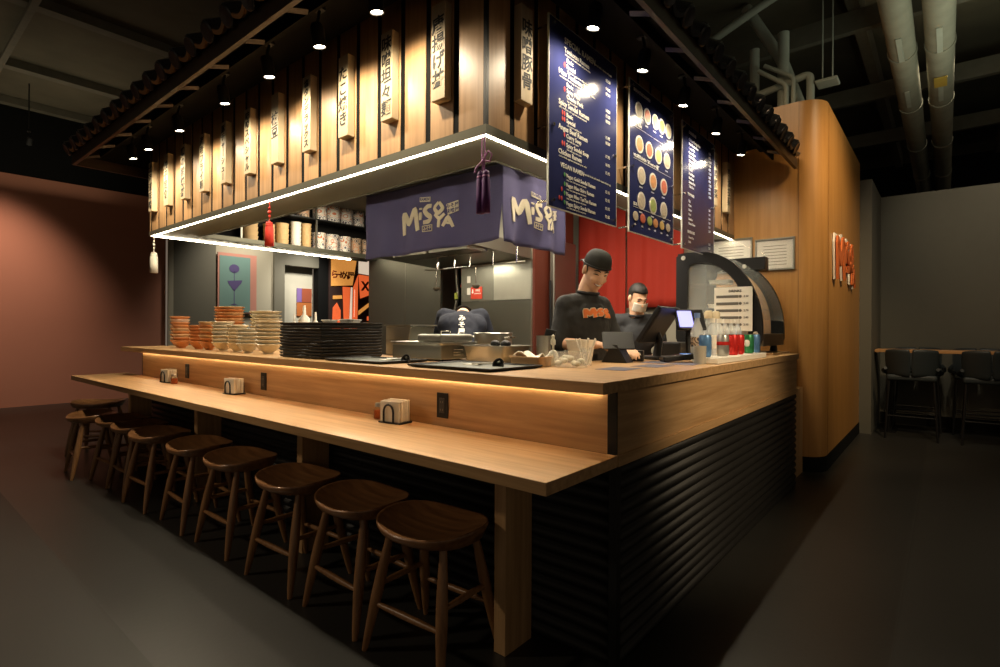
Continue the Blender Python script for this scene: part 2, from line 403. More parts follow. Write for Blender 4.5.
# kawara: one tile proto (half barrel with an S-shaped trough beside it)
def tile_mesh():
    W = .22; mb = MB(); prof = []
    for q in range(11):
        t = q/10
        if t < .42: a = PI*(t/.42); prof.append((t*W, .058*math.sin(a)))
        else: a = PI*((t-.42)/.58); prof.append((t*W, -.024*math.sin(a)))
    Ls = .55; Ra = [Vector((u, 0, v+.014)) for u, v in prof] + [Vector((u, 0, v-.008)) for u, v in prof[::-1]]
    Rb = [Vector((u, Ls, v+.014)) for u, v in prof] + [Vector((u, Ls, v-.008)) for u, v in prof[::-1]]
    mb.rings([Ra, Rb]); return mb
tp = tile_mesh().build('roof_tile', M_tile, cn, smooth='all')
def edge_mesh():
    W = .22; prof = []
    for q in range(15):
        t = q/14
        if t < .42: a = PI*(t/.42); prof.append((t*W, .058*math.sin(a)))
        else: a = PI*((t-.42)/.58); prof.append((t*W, -.024*math.sin(a)))
    prof = [q_ for q_ in prof if q_[0] > .30*W]; mb = MB(); up = [(u, v+.012) for u, v in prof]; dn = [(u, v-.010) for u, v in prof[::-1]]
    return mb.rings([[Vector((u, -.012, v)) for u, v in up+dn], [Vector((u, .004, v)) for u, v in up+dn]])
te = edge_mesh().build('warm_lit_clay_edge', M_tile_end, tp, smooth=True)
drip = MB().lathe([(0, 0), (.050, 0), (.052, .008), (.044, .014), (0, .010)], n=16, M=frame((.046, -.004, .010), (1, 0, 0), (0, 0, 1))).build('barrel_end', M_tile, tp, smooth=True)
te2 = edge_mesh().build('unlit_edge', M_tile, None, smooth=True)  # side row edges kept black, the unlit version of the tan edge
sl = math.atan2(.30, EO)
def place_tile(o, base, rz):
    o.matrix_local = Matrix.Translation(base) @ Matrix.Rotation(rz, 4, 'Z') @ Matrix.Rotation(sl, 4, 'X')
place_tile(tp, (XL, YF-.03, EZ+.02), 0)
first = True
def new_tile(base, rz):
    c = tp.copy(); col.objects.link(c); c.parent = cn
    for ch in (te if rz == 0 else te2, drip):
        d = ch.copy(); col.objects.link(d); d.parent = c
    place_tile(c, base, rz)
k = 1
while XL + .22*(k+1) < XR + .05: new_tile((XL+.22*k, YF-.03, EZ+.02), 0); k += 1
k = 0
while YF + .22*(k+1) < YW - .05: new_tile((XR+.03, YF+.02+.22*k, EZ+.02), PI/2); k += 1
bpy.data.objects.remove(te2)
box('ridge_cap', M_tile, FL-.05, FX+.04, FY-.04, FY+.06, 3.01, 3.09, cn, bevel=.03)
box('ridge_cap', M_tile, FX-.06, FX+.04, FY+.06, YW-.02, 3.01, 3.09, cn, bevel=.03)
box('inner_deck', M_blackm, FL, FX-.05, FY+.05, YW-.01, 2.66, 2.70, cn)

# ------------------------------------------------------------------ track spotlights
def make_spot(name, loc, aim, label, group, power=16, angle=95, lamp=True):
    t = thing(name, label, 'spotlight', loc, 0, group)
    a = (Vector(aim) - Vector(loc)).normalized(); T = a.to_track_quat('Z', 'Y').to_matrix().to_4x4()
    MB().lathe([(.0, -.11), (.026, -.11), (.034, -.09), (.034, .0), (.028, .0), (.028, -.012), (0, -.012)], n=16, M=T).build('lamp_head', M_black, t, smooth=True)
    MB().lathe([(0, -.010), (.026, -.010), (.026, -.004), (0, -.004)], n=16, M=T).build('lens', M_lens, t, smooth=True)
    q = a * -.07
    MB().tube([(q.x, q.y, q.z), (q.x, q.y, q.z+.06), (0, 0, .196)], .008, 8).build('stem', M_black, t)
    MB().box(-.03, .03, -.018, .018, .18, .196).build('rail_adapter', M_black, t, bevel=.003)
    if lamp: spot(name + '_beam', (loc[0]+a.x*.01, loc[1]+a.y*.01, loc[2]+a.z*.01), aim, power, angle, .8, (1, .84, .60), .02)
    return t
def sx(v): return .904 + 1.112*(v - .904)
SPX = [-.864, -1.281, -1.741, -2.25, -2.912, -3.488, -3.812]
desc = ['nearest the outer corner, above the third plaque', 'second from the outer corner', 'third from the outer corner', 'middle one of the front row', 'third from the left end', 'second from the left end', 'at the far left end']
for i, v in enumerate(SPX):
    X = sx(v); make_spot('track_spotlight', (X, -.25, 2.635), (X-.03, -.06, 1.6), 'black track spotlight over the front fascia, ' + desc[i], 'spotlights over the front fascia', power=14, angle=165)
SPY = [.25, .731, 1.261, 1.823, 2.367]
desc = ['closest to the camera above the first menu board', 'between the first and second menu boards', 'between the second and third menu boards', 'just past the third menu board', 'farthest one beside the veneer wall']
for i, v in enumerate(SPY):
    Y = -1.742 + 1.112*(v + 1.742); make_spot('track_spotlight', (-.379, Y, 2.635), (-.56, Y+.03, 1.6), 'black track spotlight over the side fascia, ' + desc[i], 'spotlights over the side fascia', power=10, angle=165)

# ------------------------------------------------------------------ calligraphy plaques
M_plq = wood('pale_plaque', (.46, .36, .22), (.57, .46, .30), 'z', rough=.6)
def plaque(X, txt, label, side=False, Y=None, z0=2.265, z1=2.705):
    wd, th = .088, .045
    if side: t = thing('menu_plaque', label, 'plaque', (FX, Y, z0), PI/2, 'calligraphy plaques on the side fascia')
    else: t = thing('menu_plaque', label, 'plaque', (X, FY, z0), 0, 'calligraphy plaques on the front fascia')
    h = z1 - z0
    MB().box(-wd/2, wd/2, -th, -.002, 0, h).build('board', M_plq, t, bevel=.002)
    mb = MB(); n = len(txt); ch = min(.082, (h-.04)/n); top = h - .02 - (h - .04 - ch*n)/2
    if n <= 2: ch = .085; top = h*.74
    for i, c in enumerate(txt):
        me = text_mesh(c, ch*1.0, .0006, .0014)
        if c == 'ー': M = frame((0, -th-.001, top-ch*(i+.5)), (0, 0, -1), (1, 0, 0)) @ Matrix.Translation((0, -ch*.35, 0))
        else: M = frame((0, -th-.001, top-ch*(i+.86)), (1, 0, .10), (-.0, 0, 1))
        mb.mesh_from(me, M)
    mb.build('calligraphy', M_ink, t)
    return t
PQ = [(-.723, '唐揚げ丼', 'reading four characters, first from the corner'), (-1.058, '味噌坦々麺', 'with five characters, second from the corner'),
      (-1.385, 'たこ焼き', 'with rounded kana characters, third from the corner'), (-1.715, '塩タンデラックス', 'of eight narrow characters, fourth from corner'),
      (-2.054, '枝豆', 'with only two characters, fifth from the corner'), (-2.371, '味噌スペシャル', 'sixth from the corner, next left of the two-character one'),
      (-2.716, '豚チャーシュー', 'seventh from the corner'), (-3.045, '海老フライ麺', 'fourth from the left end'), (-3.397, '鶏の照焼丼', 'third from the left end'),
      (-3.731, '餃子定食', 'second from the left end'), (-4.058, '北海道味噌', 'leftmost one at the end of the front fascia')]
for i, (v, s, d) in enumerate(PQ): plaque(FX - .012 - PW*(1+2*i) - .055, s, 'pale wooden calligraphy plaque ' + d)
plaque(0, '味噌豚骨', 'pale calligraphy plaque on the side fascia between the corner and first menu board', True, .233)
plaque(0, '味噌野菜', 'pale calligraphy plaque beyond the third menu board, nearer of two', True, 2.86)
plaque(0, '醤油拉麺', 'pale calligraphy plaque by the veneer wall, farther of two', True, 3.21)

# ------------------------------------------------------------------ menu boards
M_board = mat('navy_gloss_board', (.030, .036, .12), .17, coat=.4, var=.05)
M_bedge = mat('acrylic_edge', (.55, .55, .5), .3)
M_redt = mat('chilli_red', (.65, .05, .04), .6); M_grn = mat('leaf_green', (.08, .35, .08), .6)
BX = -.546; BZ0, BZ1 = 1.81, 2.716
def menu_board(y0, y1, label):
    t = thing('menu_board', label, 'menu board', (BX, y0, BZ0), PI/2)   # local x runs along world y, local -y faces out
    W, H = y1-y0, BZ1-BZ0
    MB().box(0, W, 0, .008, 0, H).build('panel', M_board, t)
    mb = MB(); e = .004
    mb.box(-e, 0, -.001, .009, -e, H+e); mb.box(W, W+e, -.001, .009, -e, H+e); mb.box(0, W, -.001, .009, -e, 0); mb.box(0, W, -.001, .009, H, H+e); mb.build('edge_trim', M_bedge, t)
    for (x, z) in ((.03, H-.03), (W-.03, H-.03), (.03, H*.43), (W-.03, H*.43), (.03, .03), (W-.03, .03)):
        MB().lathe([(0, -.012), (.009, -.012), (.009, .0), (.006, .002), (.006, .085), (0, .085)], n=10, M=frame((x, 0, z), (1, 0, 0), (0, 0, 1)) @ Matrix.Scale(-1, 4, (0, 0, 1))).build('standoff', M_chrome, t, smooth=True)
    return t, W, H
def line(mb, s, x, z, size, al='LEFT', off=0.0): mb.mesh_from(text_mesh(s, size, .0004, off, al), frame((x, -.0012, z), (1, 0, 0), (0, 0, 1)))
b1, W, H = menu_board(.356, 1.03, 'navy menu board listing ramen in white text, nearest the corner of the kiosk')
mb = MB(); red = MB(); grn = MB()
line(mb, 'SPECIAL RAMEN', .13, H-.085, .042, off=.0006); line(mb, 'served with a choice of broth', .42, H-.082, .016)
y = H-.128
def item(s, sub=None, price=None, ind=.13, size=.034, r=0, g=0):
    global y
    line(mb, s, ind, y, size, off=.0007)
    if r: 
        for q in range(r): red.ell((ind-.018-.018*q, -.002, y+.010), (.007, .0015, .013), 8)
    if g: grn.ell((ind-.014, -.002, y+.010), (.008, .0015, .011), 8); 
    if price: line(mb, price, W-.13, y, .024)
    if sub: y -= .016; line(mb, sub, ind+.005, y, .013)
    y -= .0293
item('Tonkotsu Ramen', 'rich pork broth with noodles and green onion', '15.50', ind=.13)
item('Basic', None, '14.95', ind=.15, size=.03); item('Special', 'corn, butter, egg and two slices of pork', '17.95', .15, .03, r=1)
item('Miso Tonkotsu Ramen', 'miso and pork broth, egg, bean sprouts, green onion and bamboo', None, ind=.08, size=.036)
item('Basic', None, '14.50', .15, .03); item('Spicy Miso', None, '15.50', .15, .03, r=1); item('Chashu Pork', 'four slices of pork', '18.50', .15, .03)
item('Spicy Sendai Ramen', 'spicy miso paste with egg, bean sprouts and pork', None, .08, .036)
item('Basic', None, '15.95', .15, .03, r=2); item('Special', 'corn, butter and fried tofu', '18.50', .15, .03, r=2)
item('Angus Beef Ramen', None, None, .08, .036); item('Curry Soup', 'beef with curry spice', '17.95', .15, .03, r=1); item('Spicy Sendai Soup', 'beef with spicy miso paste', '18.95', .15, .03, r=2)
item('Chicken Ramen', 'chicken broth, egg, bean sprouts and green onion', '15.95', .08, .034)
y -= .018; line(mb, 'VEGAN RAMEN', .10, y, .032, off=.0006); line(mb, 'vegetable broth and noodles made without egg', .32, y+.008, .015); y -= .042
for s, r in (('Vegan Gold Sendai Ramen', 0), ('Vegan Miso Shiro Ramen', 0), ('Vegan Miso TanTan Ramen', 1), ('Vegan Spicy Sendai Ramen', 2)): item(s, 'tofu, corn, bean sprouts and greens', '15.95', .15, .027, r=0, g=1); [red.ell((.11-.02*q, -.002, y+.07), (.007, .0015, .012), 8) for q in range(r)]
mb.build('lettering', M_wht, b1); red.build('chilli_mark', M_redt, b1); grn.build('leaf_mark', M_grn, b1)
b2, W, H = menu_board(1.196, 1.857, 'navy menu board with rows of round dish photographs, middle of the three')
mb = MB()
M_food = [mat('dish_orange', (.62, .27, .09), .6, var=.5, vscale=60), mat('dish_yellow', (.66, .45, .14), .6, var=.5, vscale=60), mat('dish_pale', (.55, .46, .33), .6, var=.45, vscale=70), mat('dish_red', (.60, .13, .06), .6, var=.5, vscale=60), mat('dish_green', (.35, .42, .10), .6, var=.5, vscale=60)]
M_rim = mat('bowl_rim_print', (.75, .70, .6), .6)
line(mb, 'SIGNATURE RAMEN', .05, H-.055, .026, off=.0005)
rows = [(H-.155, [.12, .24, .36, .46, .57], .058), (H-.36, [.13, .27, .41, .55], .062), (H-.545, [.16, .33, .50], .064), (H-.70, [.16, .33, .50], .064)]
for s, z in (('CHICKEN', H-.255), ('VEGAN RAMEN   no meat or egg', H-.448), ('SIDE ORDER', .165)): line(mb, s, .05, z, .026, off=.0005)
for z in (H-.262, H-.455, .158): mb.box(.05, W-.04, -.0016, -.0006, z-.004, z-.002)
q = 0
for z, xs, r in rows:
    for x in xs:
        MB().lathe([(0, 0), (r*.86, 0), (r*.86, .002), (0, .002)], n=20, M=frame((x, -.001, z), (1, 0, 0), (0, 0, 1))).build('dish_photo', M_rim, b2)
        p = [o for o in col.objects if o.parent == b2 and o.name.startswith('dish_photo')][-1]
        f = MB(); f.lathe([(0, 0), (r*.66, 0), (r*.66, .0015), (0, .0015)], n=18, M=frame((x, -.0031, z), (1, 0, 0), (0, 0, 1))); f.build('dish', M_food[(q*3) % 5 if q % 4 else 2], p); q += 1
        line(mb, 'ramen', x-.03, z-r-.012, .018)
for k, x in enumerate((.08, .18, .28, .37, .47, .57)):
    MB().ell((x, -.003, .10), (.038, .002, .030), 12).build('dish_photo', M_food[(k+2) % 5], b2); line(mb, 'side', x-.02, .045, .018)
mb.build('lettering', M_wht, b2)
b3, W, H = menu_board(2.025, 2.70, 'navy menu board of small text lists and prices, farthest of the three')
mb = MB(); y = H-.06
line(mb, 'DONBURI', .12, y, .032, off=.0005); y -= .05
names = ['Chicken Karaage Don', 'Pork Chashu Don', 'Curry Rice', 'Gyoza Plate', 'Fried Chicken', 'Takoyaki', 'Edamame', 'Kimchi', 'Fried Rice', 'Beef Don', 'Salmon Don', 'Tofu Don']
for k, s in enumerate(names): line(mb, s, .12, y, .026, off=.0004); line(mb, '%d.95' % (5 + (k*3) % 9), W-.13, y, .026, off=.0004); y -= .031
y -= .03; line(mb, 'TOPPINGS', .10, y, .028, off=.0006); y -= .045
for s in ('Egg', 'Corn', 'Butter', 'Nori', 'Bamboo', 'Green Onion'): line(mb, s, .12, y, .024, off=.0004); line(mb, '2.00', W-.13, y, .024); y -= .033
y -= .03; line(mb, 'BEVERAGES', .10, y, .028, off=.0006); y -= .038
for s in ('Green Tea', 'Soda', 'Water'):
    if y > .02: line(mb, s, .12, y, .024, off=.0004); line(mb, '2.50', W-.13, y, .024); y -= .033
mb.build('lettering', M_wht, b3)

# ------------------------------------------------------------------ cloth helpers and the printed logo
def ribbon(pts, wid, h=.002, sub=6):
    """list of quads strip following a smooth polyline in (u, v); returns list of (left, right) pairs"""
    P = [Vector((x, y)) for x, y in pts]; Q = []
    for i in range(len(P)-1):
        for k in range(sub): Q.append(P[i].lerp(P[i+1], k/sub))
    Q.append(P[-1])
    if len(P) > 3:
        for _ in range(3): Q = [Q[0]] + [(Q[i-1]+Q[i]*2+Q[i+1])/4 for i in range(1, len(Q)-1)] + [Q[-1]]
    out = []
    for i, p in enumerate(Q):
        d = (Q[min(i+1, len(Q)-1)] - Q[max(i-1, 0)]).normalized(); n = Vector((-d.y, d.x)); r = wid/2
        t = i/(len(Q)-1); r *= .82 + .3*math.sin(PI*t)
        out.append((p + n*r, p - n*r))
    return out
LOGO = [([(-.163, -.07), (-.172, .07), (-.104, -.02), (-.046, .082), (-.016, -.062)], .036), ([(.004, -.004), (.004, .040)], .022), ([(.004, .056), (.005, .066)], .022),
        ([(.098, .064), (.062, .067), (.034, .048), (.059, .020), (.097, .0), (.083, -.022), (.029, -.022)], .026),
        ([(.159, .073), (.122, .046), (.159, .008), (.196, .035), (.165, .073)], .020), ([(.131, .009), (.171, -.022), (.203, .003)], .018), ([(.168, -.018), (.161, -.068)], .018),
        ([(.189, -.065), (.223, -.014), (.247, -.072)], .018), ([(.205, -.047), (.239, -.051)], .012)]
def logo_mesh(surf, sc_=1.0, jobs=LOGO, lift=.004):
    """surf(u, v) -> (point, normal)"""
    mb = MB()
    for pts, wid in jobs:
        st = ribbon(pts, wid)
        R = []
        for a, b in st:
            pa, na = surf(a.x*sc_, a.y*sc_); pb, nb = surf(b.x*sc_, b.y*sc_)
            R.append([pa + na*lift*.25, pa + na*lift, pb + nb*lift, pb + nb*lift*.25])
        mb.rings(R)
    return mb
def badge_mesh(surf, sc_=1.0, lift=.004, which=0):
    mb = MB()
    def poly(P, l):
        a = [surf(u*sc_, v*sc_) for u, v in P]
        mb.rings([[p + n*l*.3 for p, n in a], [p + n*l for p, n in a]])
    if which == 0: poly([(.215, .055), (.287, .070), (.286, .013), (.223, -.004)], lift); return mb
    if which == 1: poly([(-.005, .129), (.084, .118), (.083, .091), (-.005, .102)], lift); return mb
    F = [(.024, -.045), (.107, -.048), (.106, -.078), (.024, -.072)]
    for i in range(4):
        a, b = F[i], F[(i+1) % 4]; d = Vector((b[0]-a[0], b[1]-a[1])).normalized()*.002; n = Vector((-d.y, d.x))
        poly([(a[0]-d.x, a[1]-d.y), (b[0]+d.x, b[1]+d.y), (b[0]+d.x+n.x*2, b[1]+d.y+n.y*2), (a[0]-d.x+n.x*2, a[1]-d.y+n.y*2)], lift)
    return mb
def badge_text(surf, sc_=1.0, lift=.004, dark=True):
    mb = MB()
    for s, u, v, sz, sl_ in (('みそ屋', .252, .036, .026, .12), ('味噌屋', .252, .008, .026, .12), ('RAMEN', .039, .103, .024, -.12)):
        if not dark: continue
        me = text_mesh(s, sz*sc_, .0005, .0005)
        n0 = len(mb.bm.verts); mb.bm.from_mesh(me); mb.bm.verts.ensure_lookup_table()
        for vv in mb.bm.verts[n0:]:
            p, n = surf(u*sc_ + vv.co.x, v*sc_ + vv.co.y + sl_*vv.co.x); vv.co = p + n*(lift*1.25 + vv.co.z)
    return mb
def small_text(surf, s, u, v, sz, sc_=1.0, lift=.004):
    mb = MB(); mb.bm.from_mesh(text_mesh(s, sz*sc_, .0005, .0005))
    for vv in mb.bm.verts:
        p, n = surf(u*sc_ + vv.co.x, v*sc_ + vv.co.y); vv.co = p + n*(lift + vv.co.z)
    return mb
def cloth(P0, du, W, z0, z1, nrm, amp, freq, seed, sag=None):
    P0 = Vector(P0); du = Vector(du); nrm = Vector(nrm)
    def raw(u, z):
        s = u/W; t = (z1-z)/(z1-z0)
        a = amp*(.25+.75*t); d = a*math.sin(2*PI*freq*s + seed) + a*.5*math.sin(2*PI*freq*2.3*s + seed*2 + t*1.2) + a*.35*math.sin(2*PI*(s*1.3 + t*.8)+seed)
        zz = z + (sag(s)*t if sag else 0)
        return P0 + du*u + nrm*d + Vector((0, 0, zz))
    return raw
# ---- navy entrance curtains
NX, NY = -.968, .529
def noren(name, P0, du, W, z0, z1, nrm, label, cu, cv, amp, seed, sc_, sag, freq=2.0):
    raw = cloth(P0, du, W, z0, z1, nrm, amp, freq, seed, sag)
    t = thing(name, label, 'curtain', P0)
    off = -Vector(P0)
    MB().grid(lambda a, b: raw(a*W, z0+(z1-z0)*b) + off, 60, 20).build('cloth', M_navy, t, smooth='all', solid=.002)
    MB().tube([Vector(du)*-.01 + Vector((0, 0, z1)), Vector(du)*(W+.01) + Vector((0, 0, z1))], .009, 10).build('rod', M_black, t, smooth=True)
    gap = .19 if abs(nrm[1]) else .105
    for e in (.05, W-.05): a_ = Vector(du)*e + Vector((0, 0, z1)); MB().tube([a_, a_ + Vector(nrm)*gap, a_ + Vector(nrm)*(gap+.01) + Vector((0, 0, -.035))], .006, 8).build('bracket', M_black, t)
    def surf(u, v): return raw(cu+u, cv+v) + off, Vector(nrm)
    logo_mesh(surf, sc_, lift=.006).build('logo_lettering', M_logo, t)
    for w_ in range(3): badge_mesh(surf, sc_, lift=.006, which=w_).build(['logo_badge', 'logo_label', 'logo_outline'][w_], M_logo, t)
    badge_text(surf, sc_, .006).build('badge_lettering', M_navy, t)
    small_text(surf, 'みそや', .066, -.069, .024, sc_, .006).build('logo_small_lettering', M_logo, t)
    return t
noren('navy_curtain', (-2.18, NY, 0), (1, 0, 0), 1.212, 1.695, 2.14, (0, -1, 0), 'navy shop curtain with cream lettering facing the front stools', -1.614+2.165, 1.900, .022, 1.0, 1.10, lambda s: .02*s)
noren('navy_curtain', (NX+.006, NY-.014, 0), (0, 1, 0), .634, 1.70, 2.14, (1, 0, 0), 'dark navy shop curtain with cream lettering around the corner, facing right', .262, 1.895, .018, 2.2, 1.0, lambda s: -.01*s, 1.5)
# ---- red curtains at the rear doorway
def redcurtain(x0, x1, z0, label, seed):
    W = x1-x0; raw = cloth((0, 0, 0), (1, 0, 0), W, z0, 2.55, (0, -1, 0), .014, 2.0, seed)
    t = thing('red_curtain', label, 'curtain', (x0, 3.42, 0))
    MB().grid(lambda a, b: raw(a*W, z0+(2.55-z0)*b), 40, 12).build('cloth', M_cloth_red, t, smooth='all', solid=.002)
    MB().tube([(-.01, 0, 2.55), (W+.01, 0, 2.55)], .01, 10).build('rod', M_black, t, smooth=True)
    for e in (.03, W-.03): MB().box(e-.01, e+.01, 0, .08, 2.54, 2.56).build('bracket', M_black, t)
redcurtain(-2.25, -1.685, 1.0, 'long red door curtain hanging behind the smiling cashier', .4)
redcurtain(-1.665, -1.06, 1.45, 'shorter red door curtain behind the register, right one of the pair', 1.7)
# ------------------------------------------------------------------ bar stools
def make_stool():
    t = thing('bar_stool', '', 'stool')
    NS, NR = 40, 10
    def outline(a):
        c, s = math.cos(a), math.sin(a); e = 2.5
        r = (abs(c/.222)**e + abs(s/.165)**e)**(-1/e)
        if s < 0: r *= 1 + .10*abs(s)**2
        return r
    mb = MB(); R = []
    def top(k, a, r):
        c, s = math.cos(a), math.sin(a)
        dish = -.030*(1 - (k)**2.2) + .016*(k**3)*abs(c)**2 - .010*(k**3)*max(0, -s)
        return Vector((c*r*k, s*r*k, .492 + dish))
    for k in (0.001, .15, .3, .45, .6, .75, .88, .96): R.append([top(k, 2*PI*j/NS, outline(2*PI*j/NS)) for j in range(NS)])
    rim = [top(1, 2*PI*j/NS, outline(2*PI*j/NS)*.995) for j in range(NS)]; R.append(rim)
    for kk, dz in ((1.0, -.012), (.97, -.026), (.90, -.036), (.78, -.044), (.5, -.050), (.001, -.050)):
        ring = []
        for j in range(NS):
            a = 2*PI*j/NS; r = outline(a)
            z1 = top(1, a, r).z
            ring.append(Vector((math.cos(a)*r*kk, math.sin(a)*r*kk, (z1 if kk > .9 else .484) + dz)))
        R.append(ring)
    mb.rings(R); seat = mb.build('seat', M_walnut, t, smooth='all')
    tops = {}; 
    for sx_ in (-1, 1):
        for sy_ in (-1, 1):
            a = Vector((sx_*.135, sy_*.085, .455)); b = Vector((sx_*.195, sy_*.165, 0)); pts = []; rr = []
            for i in range(13):
                q = i/12; pts.append(a.lerp(b, q)); rr.append(.0135 + .0085*math.sin(PI*min(1, q*1.02))**1.4*(1 if q < .9 else .9) - (.003 if q > .95 else 0))
            MB().tube(pts, rr, 12).build('leg', M_walnut_z, t, smooth=True)
            tops[(sx_, sy_)] = (a, b)
    def at_z(k, z): a, b = tops[k]; return a.lerp(b, (a.z - z)/(a.z - b.z))
    def stretch(k0, k1, z):
        p, q = at_z(k0, z), at_z(k1, z); pts = [p.lerp(q, i/8) for i in range(9)]
        MB().tube(pts, [.0085 + .0045*math.sin(PI*i/8) for i in range(9)], 10).build('stretcher', M_walnut_z, t, smooth=True)
    stretch((-1, -1), (1, -1), .175); stretch((-1, 1), (1, 1), .175); stretch((-1, -1), (-1, 1), .245); stretch((1, -1), (1, 1), .245)
    return t
st0 = make_stool()
SP = [(-.605, -.325, 3), (-1.06, -.315, -2), (-1.57, -.325, 2), (-2.19, -.325, 0), (-2.73, -.335, -3), (-3.33, -.365, 2), (-3.79, -.35, 0), (-4.18, -.35, 4), (-4.62, -.45, -6), (-5.52, -.20, 50)]
sl_ = ['nearest the camera, beside the ledge leg', 'second nearest the camera', 'third nearest the camera', 'fourth from the camera', 'fifth from the camera', 'sixth from the camera', 'seventh from the camera', 'eighth from the camera']
for i, (x, y, a) in enumerate(SP):
    lb = 'dark walnut saddle-seat stool under the oak ledge, ' + sl_[i] if i < 8 else ['dark walnut saddle-seat stool pulled out furthest left in the row', 'warm-lit walnut stool standing past the far end of the ledge'][i-8]
    if i == 0: st0.location = (x, y, 0); st0.rotation_euler.z = math.radians(a); st0['label'] = lb; st0['group'] = 'saddle stools along the dining ledge'
    else: copy_tree(st0, (x, y, 0), math.radians(a), lb)

# ------------------------------------------------------------------ ledge and outlet items
def napkin(x, y, rz, label):
    t = thing('napkin_holder', label, 'napkin holder', (x, y, .772), rz, 'napkin holders on the oak ledge')
    mb = MB()
    for k in range(9):
        w_ = random.uniform(-.003, .003); mb.box(-.062+w_, .062+w_, -.036+.008*k, -.0305+.008*k, .008, .107+random.uniform(-.003, .003))
    mb.build('napkins', M_white, t, bevel=.002, segs=1)
    box('tray', M_black, -.07, .07, -.042, .044, 0, .007, t, bevel=.002)
    for sgn, yy in ((1, -.046), (1, .050)):
        pts = [(-.030, yy, .006)] + [(-.030*math.cos(PI*i/10), yy, .055+.035*math.sin(PI*i/10)) for i in range(11)] + [(.030, yy, .006)]
        MB().tube(pts, .0052, 8).build('hoop', M_black, t, smooth=True)
napkin(-1.125, -.085, math.radians(8), 'white paper napkins in a black hooped holder nearest the ledge end')
napkin(-2.83, -.085, math.radians(6), 'white paper napkins in a black hooped holder standing alone mid ledge')
napkin(-4.02, -.085, math.radians(5), 'white paper napkins in a black hooped holder between two spice shakers')
M_spice = mat('chilli_flakes', (.55, .13, .03), .8, var=.5, vscale=150)
def shaker(x, y, label):
    t = thing('spice_shaker', label, 'shaker', (x, y, .772), 0, 'glass spice shakers on the oak ledge')
    MB().lathe([(0, 0), (.023, 0), (.025, .006), (.025, .045), (.020, .056), (.018, .060), (0, .060)], n=18).build('jar', M_glass, t, smooth=True)
    MB().lathe([(0, .003), (.0215, .003), (.0215, .036), (.018, .042), (0, .040)], n=18).build('spice', M_spice, t, smooth=True)
    MB().lathe([(0, .060), (.0205, .060), (.0205, .074), (.017, .079), (0, .079)], n=18).build('cap', M_steel, t, smooth=True)
shaker(-1.275, -.065, 'glass spice shaker with orange chilli left of the nearest napkin holder')
shaker(-4.18, -.075, 'glass spice shaker at the left of the farthest napkin holder')
shaker(-3.86, -.10, 'glass spice shaker at the right front of the farthest napkin holder')
M_slot = mat('outlet_slot', (.05, .05, .05), .4)
def outlet(x, label):
    t = thing('power_outlet', label, 'outlet', (x, -.001, .868), 0, 'black outlets in the oak back panel')
    MB().box(-.036, .036, -.006, 0, -.058, .058).build('plate', M_black, t, bevel=.002)
    MB().box(-.017, .017, -.009, -.005, -.034, .034).build('socket', M_slot, t, bevel=.001)
    mb = MB(); [mb.box(a-.0015, a+.0015, -.0098, -.0085, b-.004, b+.004) for a in (-.007, .007) for b in (-.02, .016)]; mb.build('slots', M_steel_d, t)
outlet(-.885, 'black power outlet on the oak panel nearest the counter corner')
outlet(-2.58, 'black power outlet right of the middle napkin holder')
outlet(-3.86, 'black power outlet near the far end of the oak panel')

# ------------------------------------------------------------------ bowls and trays on the counter
def bowl_mesh(r, h):
    mb = MB(); mb.lathe([(0, 0), (r*.36, 0), (r*.38, .012), (r*.62, h*.38), (r*.88, h*.82), (r, h), (r*.97, h+.002), (r*.84, h*.80), (r*.58, h*.42), (r*.30, .018), (0, .016)], n=24); return mb
BW = {}
def bowl(r, h, m, loc, label, group):
    k = (r, h, m.name)
    if k not in BW: o = bowl_mesh(r, h).build('ramen_bowl', m, None, smooth=True); BW[k] = o
    else: o = BW[k].copy(); col.objects.link(o)
    o.location = loc; o.rotation_euler = (0, 0, random.uniform(0, 6)); tag(o, label, 'bowl', group)
M_o2 = mat('orange_rim_ceramic', (.66, .42, .20), .28, var=.12); M_pk = mat('pinkish_ceramic', (.70, .53, .38), .3, var=.08); M_cr2 = mat('ivory_ceramic', (.60, .55, .42), .25, var=.05)
SB = [(-4.48, .16, 9, .082, [M_orange_c, M_pk]), (-4.26, .10, 6, .076, [M_orange_c, M_o2]), (-3.95, .12, 6, .082, [M_orange_c]), (-3.70, .10, 7, .078, [M_orange_c, M_o2]),
      (-3.44, .10, 7, .085, [M_cream, M_cr2]), (-3.19, .10, 6, .078, [M_cream]), (-2.98, .08, 5, .080, [M_cr2]), (-2.72, .10, 7, .090, [M_cr2, M_cream])]
for si, (x, y, n, r, ms) in enumerate(SB):
    for k in range(n):
        c = ms[0] if k == 0 else ms[(k*7+si) % len(ms)]
        cn_ = 'orange' if c in (M_orange_c, M_o2, M_pk) else 'cream'
        pos = 'bottom' if k == 0 else 'top' if k == n-1 else ORD[k] + ' from the bottom'
        bowl(r, .068, c, (x + random.uniform(-.002, .002), y, 1.0415 + .0265*k), '%s ramen bowl, %s of the %s front stack from the left' % (cn_, pos, ORD[si]), 'bowls in the front stacks')
for si, (x, y, n, r, ms, wh) in enumerate([(-4.02, .40, 12, .125, [M_orange_c, M_o2], 'tall wide orange stack'), (-3.36, .40, 9, .125, [M_cream, M_cr2], 'wide cream stack at the rear')]):
    for k in range(n):
        pos = 'bottom' if k == 0 else 'top' if k == n-1 else ORD[k] + ' from the bottom'
        bowl(r, .075, ms[k % 2], (x, y, 1.0415 + (.0265 if si == 0 else .030)*k), 'broad ramen bowl, %s of the %s' % (pos, wh), 'broad bowls in the rear stacks')
